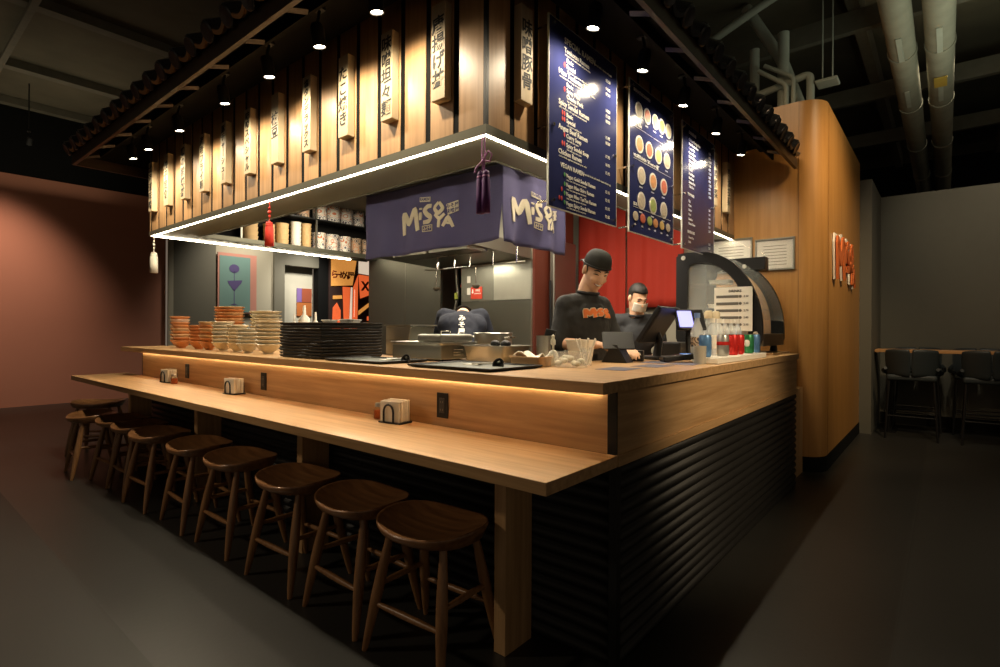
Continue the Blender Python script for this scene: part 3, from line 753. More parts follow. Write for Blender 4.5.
# black stacked trays
M_tray = mat('black_tray', (.013, .013, .012), .6, spec=.3)
def tray_mesh(w_, d, h=.0165):
    mb = MB()
    def rect(a, b, z): return [Vector((-a, -b, z)), Vector((a, -b, z)), Vector((a, b, z)), Vector((-a, b, z))]
    a, b = w_/2, d/2
    mb.rings([rect(a-.022, b-.022, 0), rect(a-.006, b-.006, .004), rect(a, b, h), rect(a-.004, b-.004, h+.001), rect(a-.014, b-.014, .007), rect(a-.03, b-.03, .005)]); return mb
tr = None
for k in range(12):
    lb = 'black lacquer tray, %s of the tall stack beside the bowls' % ('bottom' if k == 0 else 'top' if k == 11 else ORD[k] + ' from the bottom')
    if not tr: tr = tray_mesh(.47, .44).build('serving_tray', M_tray, None, bevel=.001, segs=1); o = tr
    else: o = tr.copy(); col.objects.link(o)
    o.location = (-2.085 + random.uniform(-.003, .003), .185, 1.0415 + .0180*k); o.rotation_euler.z = random.uniform(-.01, .01); tag(o, lb, 'tray', 'black trays in the stack')
M_mat = mat('grey_tray_surface', (.115, .12, .10), .45, var=.1)
def flat_tray(x, y, rz, w_, d, label):
    t = thing('sushi_tray', label, 'tray', (x, y, 1.0415), rz, 'flat trays at the counter edge')
    tray_mesh(w_, d, .014).build('rim', M_tray, t)
    box('liner', M_mat, -w_/2+.025, w_/2-.025, -d/2+.025, d/2-.025, .0068, .0078, t)
flat_tray(-1.51, .09, 0, .50, .32, 'flat black tray with grey surface next to the tray stack')
flat_tray(-.80, .12, 0, .52, .38, 'flat black tray with grey surface nearest the counter corner')
def ladle(x, y, rz, label, z=1.05):
    t = thing('black_ladle', label, 'ladle', (x, y, z), rz, 'ladles lying on the flat trays')
    MB().lathe([(0, 0), (.020, .006), (.028, .020), (.030, .028), (.028, .028), (.018, .010), (0, .005)], n=16, M=Matrix.Rotation(math.radians(65), 4, 'X')).build('ladle_bowl', M_rubber, t, smooth=True)
    MB().tube([(0, -.005, .022), (-.05, -.002, .012), (-.16, 0, .006)], [.006, .005, .006], 8).build('handle', M_steel, t, smooth=True)
    MB().box(-.20, -.12, -.02, .03, 0, .004).build('rest', M_white, t, bevel=.001)
ladle(-1.28, .13, .1, 'black ladle resting on a white rest between the two flat trays', 1.049)
ladle(-.68, .17, .15, 'black ladle resting on the flat tray nearest the corner', 1.0495)
# stainless containers
def pan_mesh(w_, d, h, tp=.012, rim=.012):
    mb = MB()
    def rr(a, b, z, c=.02):
        P = []
        for sx_, sy_, a0 in ((1, -1, -PI/2), (1, 1, 0), (-1, 1, PI/2), (-1, -1, PI)):
            for i in range(4): an = a0 + PI/2*i/3; P.append(Vector((sx_*(a-c) + c*math.cos(an), sy_*(b-c) + c*math.sin(an), z)))
        return P
    a, b = w_/2, d/2
    mb.rings([rr(a-rim-tp, b-rim-tp, 0), rr(a-rim, b-rim, h-.006), rr(a, b, h-.005), rr(a, b, h), rr(a-rim-.003, b-rim-.003, h), rr(a-rim-tp-.003, b-rim-tp-.003, .004)]); return mb
t = thing('food_warmer', 'wide stainless food warmer with a lidded bin, behind the flat trays', 'food warmer', (-1.44, .46, 1.0415))
MB().box(-.21, .21, -.14, .14, .008, .09).build('body', M_steel_d, t, bevel=.006)
pan_mesh(.45, .31, .016, .002).build('top_flange', M_steel, t, smooth=True).location = (0, 0, .088)
l_ = MB().box(.0, .20, -.13, .13, .104, .15).build('lid', M_steel, t, bevel=.012)
MB().tube([(.06, 0, .148), (.065, 0, .168), (.135, 0, .168), (.14, 0, .148)], .005, 8).build('lid_handle', M_chrome, l_, smooth=True)
MB().box(-.20, -.01, -.12, .12, .100, .106).build('tray_cover', M_white, t, bevel=.001)
for k in range(3): MB().box(.212, .214, -.05, .03, .03+.015*k, .036+.015*k).build('vent_slot', M_chrome, t)
for sx_ in (-.18, .18):
    for sy_ in (-.11, .11): MB().lathe([(0, 0), (.012, 0), (.012, .009), (0, .009)], (sx_, sy_, 0), 10).build('foot', M_rubber, t)
t = thing('steel_pan', 'deep stainless steel pan with dark ladle ends in it', 'pan', (-1.00, .52, 1.0415), 0)
pan_mesh(.32, .26, .092, .016).build('body', M_steel, t, smooth=True)
for k, (x, y) in enumerate(((.02, .0), (.07, .03), (.11, -.02))):
    o = MB().ell((0, 0, 0), (.030, .026, .022), 14).build('dark_spoon', M_rubber, None, smooth=True); o.location = (-1.00+x-.03, .52+y, 1.0415+.098); tag(o, 'black round spoon head poking out of the deep steel pan, ' + ['left one', 'middle one', 'right one'][k], 'spoon', 'spoon heads in the steel pan')
    MB().tube([(0, 0, 0), (.0, .06, -.05)], .006, 6).build('handle', M_rubber, o)
t = thing('stock_pot', 'steel cooking pot with side handles behind the deep pan', 'pot', (-1.42, .98, 1.0))
MB().lathe([(0, 0), (.12, 0), (.125, .008), (.125, .19), (.132, .194), (.128, .198), (.120, .19), (.118, .012), (0, .010)], n=28).build('body', M_steel, t, smooth=True)
for s_ in (-1, 1): MB().tube([(s_*.124, -.03, .165), (s_*.165, -.025, .17), (s_*.165, .025, .17), (s_*.124, .03, .165)], .006, 8).build('handle', M_chrome, t, smooth=True)
tb = thing('prep_table', 'stainless steel prep table inside the kiosk behind the front counter', 'table', (0, 0, 0))
box('tabletop', M_steel_d, -4.6, -.98, .82, 1.08, .96, 1.0, tb, bevel=.004)
for x in (-4.5, -2.8, -1.1):
    for y in (.85, 1.05): MB().lathe([(0, 0), (.02, 0), (.02, .96), (0, .96)], (x, y, 0), 10).build('leg', M_steel, tb, smooth=True)

t = thing('utensil_holder', 'stainless utensil cup holding a black sleeve, beside the wooden box', 'utensil holder', (-.74, .60, 1.0415))
MB().lathe([(0, 0), (.040, 0), (.040, .145), (.043, .147), (.038, .147), (.037, .004), (0, .004)], n=22).build('cup', M_steel, t, smooth=True)
o = MB().box(-.028, .028, -.006, .006, 0, .15).build('menu_sleeve', M_rubber, None, bevel=.003); o.location = (-.735, .60, 1.075); o.rotation_euler = (-.1, .22, .4); tag(o, 'black sleeve leaning inside the stainless utensil cup', 'sleeve')
t = thing('wooden_box', 'low round-cornered wooden box holding folded white napkins', 'box', (-.66, .375, 1.0415), .1)
mbx = pan_mesh(.19, .13, .048, .0, .007); mbx.build('box', M_oak_x, t, smooth=True)
o = MB().grid(lambda a, b: Vector((-.075+.15*a, -.045+.09*b, .012*math.sin(a*7)+.010*math.sin(b*9+a*4)+.02*a*(1-a))), 16, 12).build('paper_napkin', M_white, None, smooth='all', solid=.004); o.location = (-.66, .375, 1.088); tag(o, 'crumpled white napkins lying in the low wooden box', 'napkin')
def bottle_thing(name, label, cat, loc, prof, m, cap=None, capm=None, lab=None, labm=None, group=None, rz=0, extra=None):
    t = thing(name, label, cat, loc, rz, group)
    MB().lathe(prof, n=20).build('body', m, t, smooth=True)
    if cap: MB().lathe(cap, n=16).build('cap', capm, t, smooth=True)
    if lab: MB().lathe(lab, n=20).build('wrapper', labm, t, smooth=True)
    return t
M_pale = mat('translucent_white', (.72, .70, .58), .35, alpha=.9)
t = bottle_thing('sauce_dispenser', 'clear pump dispenser with a ball top between utensil cup and straws', 'dispenser', (-.60, .48, 1.0415), [(0, 0), (.026, 0), (.027, .05), (.018, .07), (.008, .078), (0, .078)], M_pale, [(0, .078), (.006, .079), (.006, .10), (.013, .105), (.013, .125), (.007, .135), (.009, .148), (0, .155)], M_pale)
t = thing('white_container', 'white square tub behind the straw cups in front of the cashier', 'tub', (-.60, .74, 1.0415)); pan_mesh(.145, .11, .125, .014, .005).build('body', M_white, t, smooth=True)
t = thing('clear_bin', 'clear acrylic bin holding wrapped straws and lids at the counter corner', 'bin', (-.47, .44, 1.0415), .2)
pan_mesh(.15, .11, .075, .0, .004).build('body', M_plastic_clear, t)
M_w2 = mat('wrapper_cream', (.70, .66, .52), .6)
for k in range(9):
    o = MB().ell((0, 0, 0), (.018, .016, .014), 10).build('creamer_cup', M_w2, None, smooth=True); o.location = (-.47 + .035*((k % 4)-1.5), .44 + .03*((k//4)-1), 1.0615+.012*(k % 3)); tag(o, 'small cream-coloured portion cup piled in the clear acrylic bin', 'portion cup', 'portion cups in the clear bin')
t = thing('straw_cup', 'clear cup of white wrapped straws beside the tablet', 'cup', (-.475, .585, 1.0415))
MB().lathe([(0, 0), (.028, 0), (.034, .09), (.0355, .09), (.033, .088), (.027, .003), (0, .003)], n=20).build('body', M_plastic_clear, t, smooth=True)
for k in range(7):
    a = k*.9; o = MB().tube([(0, 0, 0), (0, 0, .135)], .0048, 8).build('wrapped_straw', M_white, None, smooth=True)
    o.location = (-.475+.010*math.cos(a), .585+.010*math.sin(a), 1.0475); o.rotation_euler = (-.25*math.sin(a), .33*math.cos(a), 0); tag(o, 'white wrapped straw leaning in the clear cup by the tablet', 'straw', 'straws in the clear cup')
o = MB().lathe([(0, 0), (.026, 0), (.028, .05), (.028, .056), (0, .056)], n=18).build('clear_tub', M_plastic_clear, None, smooth=True); o.location = (-.585, .40, 1.0415); tag(o, 'small clear plastic tub left of the acrylic bin', 'tub')
# printed sheets taped on the counter
M_print = mat('printed_sheet', (.13, .13, .19), .5, var=.9, vscale=55)
for k, (x, y, r) in enumerate(((-.25, .50, .05), (-.22, .80, -.03), (-.33, 1.10, .04), (-.16, 1.08, .02))):
    o = MB().box(-.07, .07, -.10, .10, 0, .001).build('printed_menu', M_print, None); o.location = (x, y, 1.0415); o.rotation_euler.z = r; tag(o, 'dark printed sheet lying flat on the right counter, ' + ['nearest the corner', 'second from the corner', 'near the tablet', 'by the card terminal'][k], 'sheet', 'printed sheets on the right counter')
# ------------------------------------------------------------------ kitchen inside the kiosk
KY = 2.42
kw = thing('kitchen_partition', 'dark stainless steel kitchen wall with a bright mirror panel and a dark red end', 'partition')
box('steel_panel', M_steel_wall, -4.72, -4.018, KY, KY+.03, 0, 2.55, kw); box('steel_panel', M_steel_wall, -4.012, -3.42, KY, KY+.03, 0, 2.55, kw)
box('seam_strip', M_steel, -4.018, -4.012, KY-.003, KY+.03, 0, 2.55, kw)
box('steel_panel', M_steel_wall, -3.10, -2.17, KY, KY+.03, 0, 1.51, kw)
box('steel_panel', mat('kitchen_steel_mid', (.24, .235, .19), .4, .6, var=.1, vscale=3), -3.10, -2.645, KY, KY+.03, 1.515, 2.55, kw)
box('bright_panel', mat('kitchen_steel_bright', (.52, .52, .44), .3, .7, var=.35, vscale=3), -2.64, -2.17, KY-.004, KY+.03, 1.515, 2.55, kw)
box('edge_strip', M_steel, -2.17, -2.15, KY-.006, KY+.03, 0, 2.55, kw)
M_dred = mat('dark_red_panel', (.085, .016, .007), .55, var=.1)
box('end_panel', M_dred, -2.15, -2.125, KY-.004, 3.10, 0, 2.55, kw)
box('gap_backing', M_blackm, -3.42, -3.10, KY+.25, KY+.28, 0, 2.55, kw)
struct(box('wall_kiosk_rear', mat('grey_rear_wall', (.30, .28, .22), .6), -4.7, -.98, 3.50, 3.54, 0, 2.62))
struct(box('ceiling_kiosk', mat('dark_kiosk_ceiling', (.16, .15, .12), .8), FL+.03, FX-.06, FY+.06, 3.49, 2.64, 2.66))
d = thing('fridge_column', 'grey steel appliance edge glimpsed between the dark red panel and the red curtain', 'appliance', (-2.02, 2.72, 0))
MB().box(-.075, -.02, -.10, .30, 0, 2.1).build('body', M_steel_d, d, bevel=.01); MB().tube([(-.045, -.12, 1.2), (-.045, -.13, 1.7)], .012, 8).build('handle', M_black, d)
hd = thing('extractor_hood', 'stainless extractor hood with baffle filters above the kitchen line', 'hood')
mb = MB(); 
mb.rings([[Vector(p) for p in ((-3.5, 1.5, 1.94), (-2.16, 1.5, 1.94), (-2.16, 2.41, 1.90), (-3.5, 2.41, 1.90))], [Vector(p) for p in ((-3.5, 1.5, 2.04), (-2.16, 1.5, 2.04), (-2.16, 2.41, 2.04), (-3.5, 2.41, 2.04))],
          [Vector(p) for p in ((-3.2, 1.9, 2.4), (-2.3, 1.9, 2.4), (-2.3, 2.40, 2.4), (-3.2, 2.40, 2.4))]])
mb.build('canopy', M_steel_d, hd)
for k in range(2):
    mb = MB(); x0 = -3.15+.5*k
    for q in range(11): mb.box(x0+.042*q, x0+.042*q+.02, 1.55, 1.80, 1.905, 1.932)
    mb.box(x0-.01, x0+.46, 1.54, 1.55, 1.90, 1.932); mb.box(x0-.01, x0+.46, 1.80, 1.81, 1.90, 1.932)
    mb.build('baffle_filter', M_steel, hd)
box('lip', M_steel, -3.5, -2.16, 1.488, 1.50, 1.93, 2.03, hd)
rl = thing('utensil_rail', 'steel rail with drop rods hanging under the hood above the cook line', 'rail')
MB().tube([(-3.1, 1.9, 1.80), (-1.85, 1.9, 1.80)], .006, 8).build('cross_bar', M_steel, rl, smooth=True)
for x in (-2.92, -2.69, -2.49, -2.21, -1.94):
    MB().tube([(x, 1.9, 1.97), (x, 1.9, 1.80)], .008, 8).build('drop_rod', M_chrome, rl, smooth=True)
for x, lb in ((-2.92, 'steel ladle hanging at the left end of the hood rail'), (-2.40, 'steel strainer hanging mid way along the hood rail')):
    t = thing('hanging_ladle', lb, 'ladle', (x, 1.885, 1.62), 0, 'ladles on the hood rail')
    MB().tube([(0, 0, .18), (0, -.012, .175), (0, 0, .165), (0, 0, .02)], .004, 6).build('handle', M_chrome, t, smooth=True)
    MB().lathe([(0, -.03), (.025, -.024), (.038, .0), (.038, .003), (.024, -.02), (0, -.026)], n=14).build('ladle_bowl', M_steel, t, smooth=True)
M_sign = mat('safety_red', (.62, .06, .03), .5)
t = thing('safety_sign', 'small red safety sign with white symbols on the steel kitchen wall', 'sign', (-2.875, KY-.004, 1.60)); MB().box(-.078, .078, -.003, .003, -.062, .062).build('plate', M_sign, t)
mb = MB(); mb.box(-.06, -.045, -.0045, -.003, .012, .04); mb.prism([(-.07, .012), (-.052, -.008), (-.035, .012)], .001, frame((0, -.004, 0), (1, 0, 0), (0, 0, 1))); mb.mesh_from(text_mesh('FIRE', .034, .0004, .0006), frame((.02, -.004, .015), (1, 0, 0), (0, 0, 1))); mb.mesh_from(text_mesh('SUPPRESSION', .016, .0004, .0004), frame((.015, -.004, -.012), (1, 0, 0), (0, 0, 1))); mb.build('lettering', M_wht, t)
for z, n_ in ((1.745, 'upper'), (1.62, 'lower')):
    tag(box('wall_label', M_white, -3.01, -2.965, KY-.006, KY-.001, z-.035, z+.035), 'small white label on the steel kitchen wall, %s of two' % n_, 'label', 'white labels on the steel wall')
t = thing('gas_hoses', 'yellow green and red kitchen hoses hanging in the dark gap of the steel wall', 'hose', (-3.25, 2.55, 0))
MB().tube([(-.05, 0, 2.0), (-.06, .02, 1.75), (-.02, 0, 1.6), (-.08, 0, 1.4), (-.10, 0, 1.2)], .018, 8).build('grey_hose', M_steel, t, smooth=True)
MB().tube([(.04, 0, 1.9), (.05, 0, 1.74), (.04, -.01, 1.68)], .016, 8).build('red_hose', M_sign, t, smooth=True)
MB().tube([(-.04, -.02, 1.62), (-.02, -.03, 1.55)], .02, 8).build('yellow_fitting', mat('yellow_green', (.5, .55, .08), .5), t, smooth=True)
# small stuff on the shelf line above the black trays
t = thing('slanted_steel_bin', 'slanted steel hopper standing behind the black tray stack', 'bin', (-1.98, .72, 1.0), 0)
MB().prism([(-.10, 0), (.10, 0), (.16, .24), (-.10, .24)], .22, frame((0, .11, 0), (1, 0, 0), (0, 0, 1))).build('body', M_steel, t, bevel=.006)
box('rim', M_steel_d, -.11, .17, -.12, .12, .24, .25, t)
for k, (x, y, w_) in enumerate(((-2.28, .30, .075), (-2.08, .32, .095), (-1.96, .22, .06))):
    o = pan_mesh(w_*1.5, w_, .022, .004, .004).build('small_dish', M_white, None, smooth=True); o.location = (x, y, 1.0415+.0180*11+.0182); tag(o, 'small white dish sitting on top of the black tray stack, ' + ['left one', 'middle one', 'right one'][k], 'dish', 'white dishes on the tray stack')
for k, (x, y, h, r) in enumerate(((-2.98, .52, .36, .045), (-2.72, .46, .30, .03), (-3.20, .56, .30, .02))):
    o = MB().lathe([(0, 0), (r, 0), (r, h*.62), (r*.9, h*.72), (r*.3, h*.80), (r*.22, h), (0, h)], n=18).build('squeeze_bottle', M_white, None, smooth=True); o.location = (x, y, 1.0415); tag(o, ['large white squeeze bottle behind the cream bowls', 'small white squeeze bottle between bowls and black trays', 'thin white bottle tip rising above the wide cream stack'][k], 'bottle', None)

# ------------------------------------------------------------------ shelf along the left return
sh = thing('hanging_shelf', 'black open shelf above the left opening with printed bowls and cups', 'shelf')
box('backing', M_blackm, FL+.024, FL+.03, .05, 2.40, 2.12, 2.9, sh)
box('shelf_board', M_black, FL+.03, FL+.22, .34, 2.41, 2.110, 2.122, sh); box('shelf_board', M_black, FL+.03, FL+.22, .34, 2.41, 2.440, 2.455, sh)
for y in (.74, 1.575, 2.385): box('post', M_steel_d, FL+.20, FL+.218, y-.009, y+.009, 2.122, 2.63, sh)
box('front_lip', M_edge, FL+.218, FL+.224, .34, 2.41, 2.085, 2.125, sh)
M_bamb = wood('bamboo_paper', (.50, .33, .14), (.62, .43, .21), 'z', rough=.6); M_kraft = mat('kraft_paper', (.52, .36, .18), .8, var=.08)
def printed(name, base, inks, scale):
    m = bpy.data.materials.new(name); m.use_nodes = True; t, N, Lk, b = nt(m); b.inputs['Roughness'].default_value = .6
    tc = N.new('ShaderNodeTexCoord'); v = N.new('ShaderNodeTexVoronoi'); v.inputs['Scale'].default_value = scale; Lk.new(tc.outputs['Object'], v.inputs['Vector'])
    cr = N.new('ShaderNodeValToRGB'); cr.color_ramp.interpolation = 'CONSTANT'; E = cr.color_ramp.elements
    E[0].position = 0; E[0].color = (*inks[0], 1); E[1].position = .22; E[1].color = (*base, 1)
    for p, c in zip((.36, .46, .62), (inks[1], base, inks[2])): e = E.new(p); e.color = (*c, 1)
    e = E.new(.68); e.color = (*base, 1)
    Lk.new(v.outputs['Distance'], cr.inputs[0]); Lk.new(cr.outputs[0], b.inputs['Base Color']); MATS[name] = m; return m
M_cup = printed('printed_white_cup', (.70, .66, .56), [(.06, .05, .07), (.10, .08, .12), (.55, .16, .06)], 16)
M_cup2 = printed('printed_dark_cup', (.45, .33, .22), [(.04, .03, .03), (.08, .05, .03), (.50, .16, .05)], 18)
def stack_on_shelf(y, z, r, h, n, m, label, kind='bowl', taper=.9):
    hh = h/n - .0008; o = None
    for k in range(n):
        if o is None: o = MB().lathe([(0, 0), (r*taper, 0), (r*.99, hh*.9), (r*1.03, hh*.93), (r*1.03, hh), (r*.95, hh), (0, hh*.95)], n=22).build('paper_' + kind, m, None, smooth=True); c = o
        else: c = o.copy(); col.objects.link(c)
        c.location = (FL+.125, y, z + (h/n)*k); c.rotation_euler.z = random.uniform(0, 6)
        lb = label if n == 1 else (('bottom' if k == 0 else 'top' if k == n-1 else ORD[k] + ' up') + ' one in the ' + label)
        tag(c, lb, kind, 'paper bowls and cups on the hanging shelf')
z1_, z2_ = 2.1225, 2.4555
stack_on_shelf(.86, z1_, .085, .245, 5, M_kraft, 'wide brown bowl stack at the near end of the shelf')
stack_on_shelf(1.07, z1_, .060, .20, 4, M_kraft, 'short brown bowl stack behind the red tassel')
stack_on_shelf(1.215, z1_, .070, .23, 4, M_bamb, 'brown bowl stack just right of the red tassel')
stack_on_shelf(1.375, z1_, .058, .27, 6, M_white, 'tall stack of plain white paper cups', 'cup', .86)
stack_on_shelf(1.50, z1_, .056, .27, 6, M_bamb, 'tall stack of tan cups beside the white cups', 'cup', .86)
for y, r, m, s in ((1.66, .075, M_cup, 'first from the post'), (1.83, .078, M_cup, 'second from the post'), (2.0, .075, M_cup, 'third from the post'), (2.16, .07, M_cup2, 'with a dark brown print'), (2.30, .06, M_cup2, 'squeezed against the rear post')):
    stack_on_shelf(y, z1_, r, .19, 1, m, 'printed paper bowls on the lower shelf, ' + s, 'bowl', .97)
for y, r, m, s in ((1.46, .07, M_cup2, 'left of the middle post'), (1.67, .08, M_cup, 'right beside the middle post'), (1.84, .082, M_cup, 'second right of the post'), (2.02, .078, M_cup, 'third right of the post'), (2.19, .075, M_cup, 'at the rear end')):
    stack_on_shelf(y, z2_, r, .20, 1, m, 'printed paper bowls on the upper shelf, ' + s, 'bowl', .97)

# ------------------------------------------------------------------ tassels
def tassel(loc, m, mh, label, drop, hl, r, twin=False, bow=False):
    t = thing('tassel', label, 'tassel', loc)
    if bow:
        for s_ in (-.007, .007): MB().tube([(s_, 0, 0), (s_*1.3, 0, -drop*.5), (s_*.6, 0, -drop)], .0035, 8).build('cord', mh, t, smooth=True)
        MB().tube([(.0, -.004, -drop*.72), (.035, -.006, -drop*.50), (.052, -.004, -drop*.62), (.040, -.002, -drop*.78), (0, 0, -drop*.74)], .004, 8).build('bow_loop', mh, t, smooth=True)
        MB().tube([(0, -.004, -drop*.74), (-.03, -.006, -drop*.86), (-.045, -.006, -drop*1.02)], .005, 8).build('bow_tail', mh, t, smooth=True)
        MB().ell((0, 0, -drop*.74), (.011, .009, .011), 12).build('knot', mh, t, smooth=True)
    else:
        MB().tube([(0, 0, 0), (0, 0, -drop)], .003, 8).build('cord', mh, t, smooth=True)
        for q, (z, s_) in enumerate(((.35, .010), (.55, .014), (.75, .010))): MB().ell((0, 0, -drop*z), (s_*1.2, s_*.7, s_), 12).build('knot', mh, t, smooth=True)
    for dx in ((-.016, .016) if twin else (0,)):
        n = 26; prof = [(.003, .0), (r*.75, -.006), (r*.85, -.02), (r*.7, -.028), (r*.95, -.04), (r, -hl*.6), (r*1.03, -hl), (0, -hl)]
        R = []
        for rr, z in prof: R.append([Vector((dx + (rr*(1 + (.08 if j % 2 else -.05)*(1 if z < -.03 else 0)))*math.cos(2*PI*j/n), (rr*(1 + (.08 if j % 2 else -.05)*(1 if z < -.03 else 0)))*math.sin(2*PI*j/n), -drop+z)) for j in range(n)])
        MB().rings(R).build('skirt', m, t, smooth='all')
        MB().lathe([(0, .0), (r*.9, -.022), (r*.9, -.028), (0, -.03)], (dx, 0, -drop-.002), 16).build('collar', mh, t, smooth=True)
M_purp = mat('purple_thread', (.085, .012, .13), .6, var=.3, vscale=80); M_lil = mat('lilac_cord', (.36, .14, .33), .6)
M_redth = mat('red_thread', (.62, .035, .02), .6, var=.15, vscale=80)
tassel((-.645, .002, 2.064), M_purp, M_lil, 'double purple tassel with lilac bow hanging from the fascia corner', .155, .185, .0175, True, True)
tassel((-2.56, .02, 2.066), M_redth, M_redth, 'red knotted tassel hanging from the middle of the front fascia', .135, .165, .026)
tassel((-4.71, .02, 2.066), mat('white_thread', (.62, .58, .48), .7, var=.1, vscale=80), M_white, 'white tassel hanging at the far left end of the fascia', .15, .19, .03)

# ------------------------------------------------------------------ pictures and signs beyond the left opening
t = thing('wine_poster', 'teal poster with a purple cocktail glass and coral edge on the grey wall', 'poster', (-9.99, 2.79, 1.6))
MB().box(0, .03, -.03, .73, -.08, 1.10).build('panel', mat('coral_print', (.55, .25, .19), .7), t)
MB().box(.031, .035, .0, .60, -.06, 1.04).build('teal_field', mat('teal_print', (.17, .29, .26), .7), t)
M_pp = mat('purple_print', (.10, .075, .20), .7)
mb = MB(); FM = frame((.036, .28, 0), (0, 1, 0), (0, 0, 1))
mb.prism([(-.11, .50), (.13, .50), (.16, .58), (-.13, .55)], .003, FM); mb.prism([(-.11, .50), (.12, .50), (.01, .36), (-.01, .36)], .003, FM); mb.prism([(-.006, .1), (.006, .1), (.006, .38), (-.006, .38)], .003, FM); mb.prism([(-.07, .08), (.07, .08), (.0, .11)], .003, FM)
mb.prism([(.10*math.cos(2*PI*k/16), .80 + .085*math.sin(2*PI*k/16)) for k in range(16)], .003, FM); mb.prism([(-.006, .56), (.006, .56), (.006, .75), (-.006, .75)], .003, FM)
mb.build('glass_drawing', M_pp, t)
t = thing('small_picture', 'small orange and violet picture glimpsed through the far opening', 'picture', (-10.24, 4.56, 1.5))
MB().box(0, .02, .0, .36, .0, .30).build('orange_block', mat('burnt_orange', (.55, .17, .04), .7), t); MB().box(0, .02, .12, .36, .31, .62).build('dark_orange_block', mat('rust', (.38, .09, .04), .7), t); MB().box(0, .02, .0, .115, .31, .62).build('violet_block', mat('violet', (.25, .15, .42), .7), t)
M_stred = mat('red_print_added_glow', (.62, .10, .035), .6, 0, (1, .16, .04), .34, var=.5, vscale=6); M_storg = mat('orange_print_added_glow', (.7, .32, .08), .6, 0, (1, .4, .08), .28, var=.6, vscale=9); M_stwh = mat('white_print_added_glow', (.75, .66, .55), .6, 0, (1, .8, .6), .32, var=.3, vscale=6)  # emission added to the prints to make them vivid, not a lamp
t = thing('night_street_mural', 'red and orange night street mural at the far end of the opening', 'mural', (-9.998, 5.2, 1.2))
MB().box(0, .03, 0, 1.6, -.2, 2.2).build('panel', mat('mural_dark', (.05, .025, .02), .7), t)
def mquad(m, pts, name): MB().prism(pts, .02, frame((.032, 0, 0), (0, 1, 0), (0, 0, 1))).build(name, m, t)
mquad(M_storg, [(.05, 1.0), (.62, 1.05), (.75, 1.75), (.05, 1.72)], 'orange_sign'); mquad(M_stwh, [(.80, 1.35), (1.55, 1.30), (1.55, 1.85), (.80, 1.80)], 'white_sign')
mquad(M_stred, [(.40, .0), (.52, .0), (.56, 1.0), (.36, 1.0)], 'red_strip'); mquad(M_stwh, [(.54, .0), (.60, .0), (.62, 1.0), (.585, 1.0)], 'white_strip'); mquad(M_stred, [(.62, .0), (.76, .0), (.78, 1.3), (.65, 1.0)], 'red_strip')
mquad(M_stred, [(.85, .75), (1.55, 1.0), (1.55, 1.28), (.80, 1.32)], 'red_sign'); mquad(M_storg, [(.80, .35), (1.55, .88), (1.55, .96), (.80, .45)], 'roof_edge')
mquad(M_stwh, [(.66, .3), (.68, .3), (.69, .95), (.67, .95)], 'thin_strip'); mquad(M_storg, [(.10, .70), (.34, .72), (.33, .80), (.10, .78)], 'lantern'); mquad(M_storg, [(.95, .05), (1.5, .08), (1.5, .20), (.95, .16)], 'shop_front'); mquad(M_stred, [(1.05, .22), (1.5, .25), (1.5, .36), (1.05, .32)], 'awning')
mquad(M_stred, [(.08, .0), (.30, .0), (.30, .45), (.20, .62), (.10, .5)], 'red_figure')
mb = MB()
for k in range(5): mb.mesh_from(text_mesh('らーめん屋'[k], .2, .003, .006), frame((.058, .13+.11*k, 1.2), (0, 1, 0), (0, 0, 1)))
mb.build('mural_lettering', mat('mural_ink', (.35, .04, .02), .7), t); mb = MB()
for k in range(3): mb.mesh_from(text_mesh('X/X'[k], .3, .003, .012), frame((.058, .98+.2*k, .95), (0, 1, 0), (0, 0, 1)))
mb.build('sign_lettering', MATS['mural_ink'], t)

# ------------------------------------------------------------------ certificates
def cert(x0, x1, z0, z1, label):
    t = thing('framed_certificate', label, 'certificate', ((x0+x1)/2, 3.518, (z0+z1)/2), 0, 'framed certificates on the veneer wall')
    a, b = (x1-x0)/2, (z1-z0)/2
    mb = MB()
    for q in ((-a, a, b-.014, b), (-a, a, -b, -b+.014), (-a, -a+.014, -b+.014, b-.014), (a-.014, a, -b+.014, b-.014)): mb.box(q[0], q[1], -.022, 0, q[2], q[3])
    mb.build('frame', M_steel_d, t); MB().box(-a+.014, a-.014, -.008, -.004, -b+.014, b-.014).build('paper', M_white, t)
    MB().box(-a+.014, a-.014, -.013, -.011, -b+.014, b-.014).build('glazing', mat('frame_glass', (1, 1, 1), .04, 0, alpha=.12), t)
    mb = MB(); [mb.box(-a*.6, a*.6, -.0095, -.008, b*.5-.028*k, b*.5-.028*k+.006) for k in range(7)]; mb.build('printed_lines', M_steel_d, t)
cert(-.84, -.465, 1.76, 2.075, 'framed white certificate beside the end of the fascia light, left of two')
cert(-.44, -.118, 1.76, 2.045, 'framed white certificate nearer the veneer column, right of two')

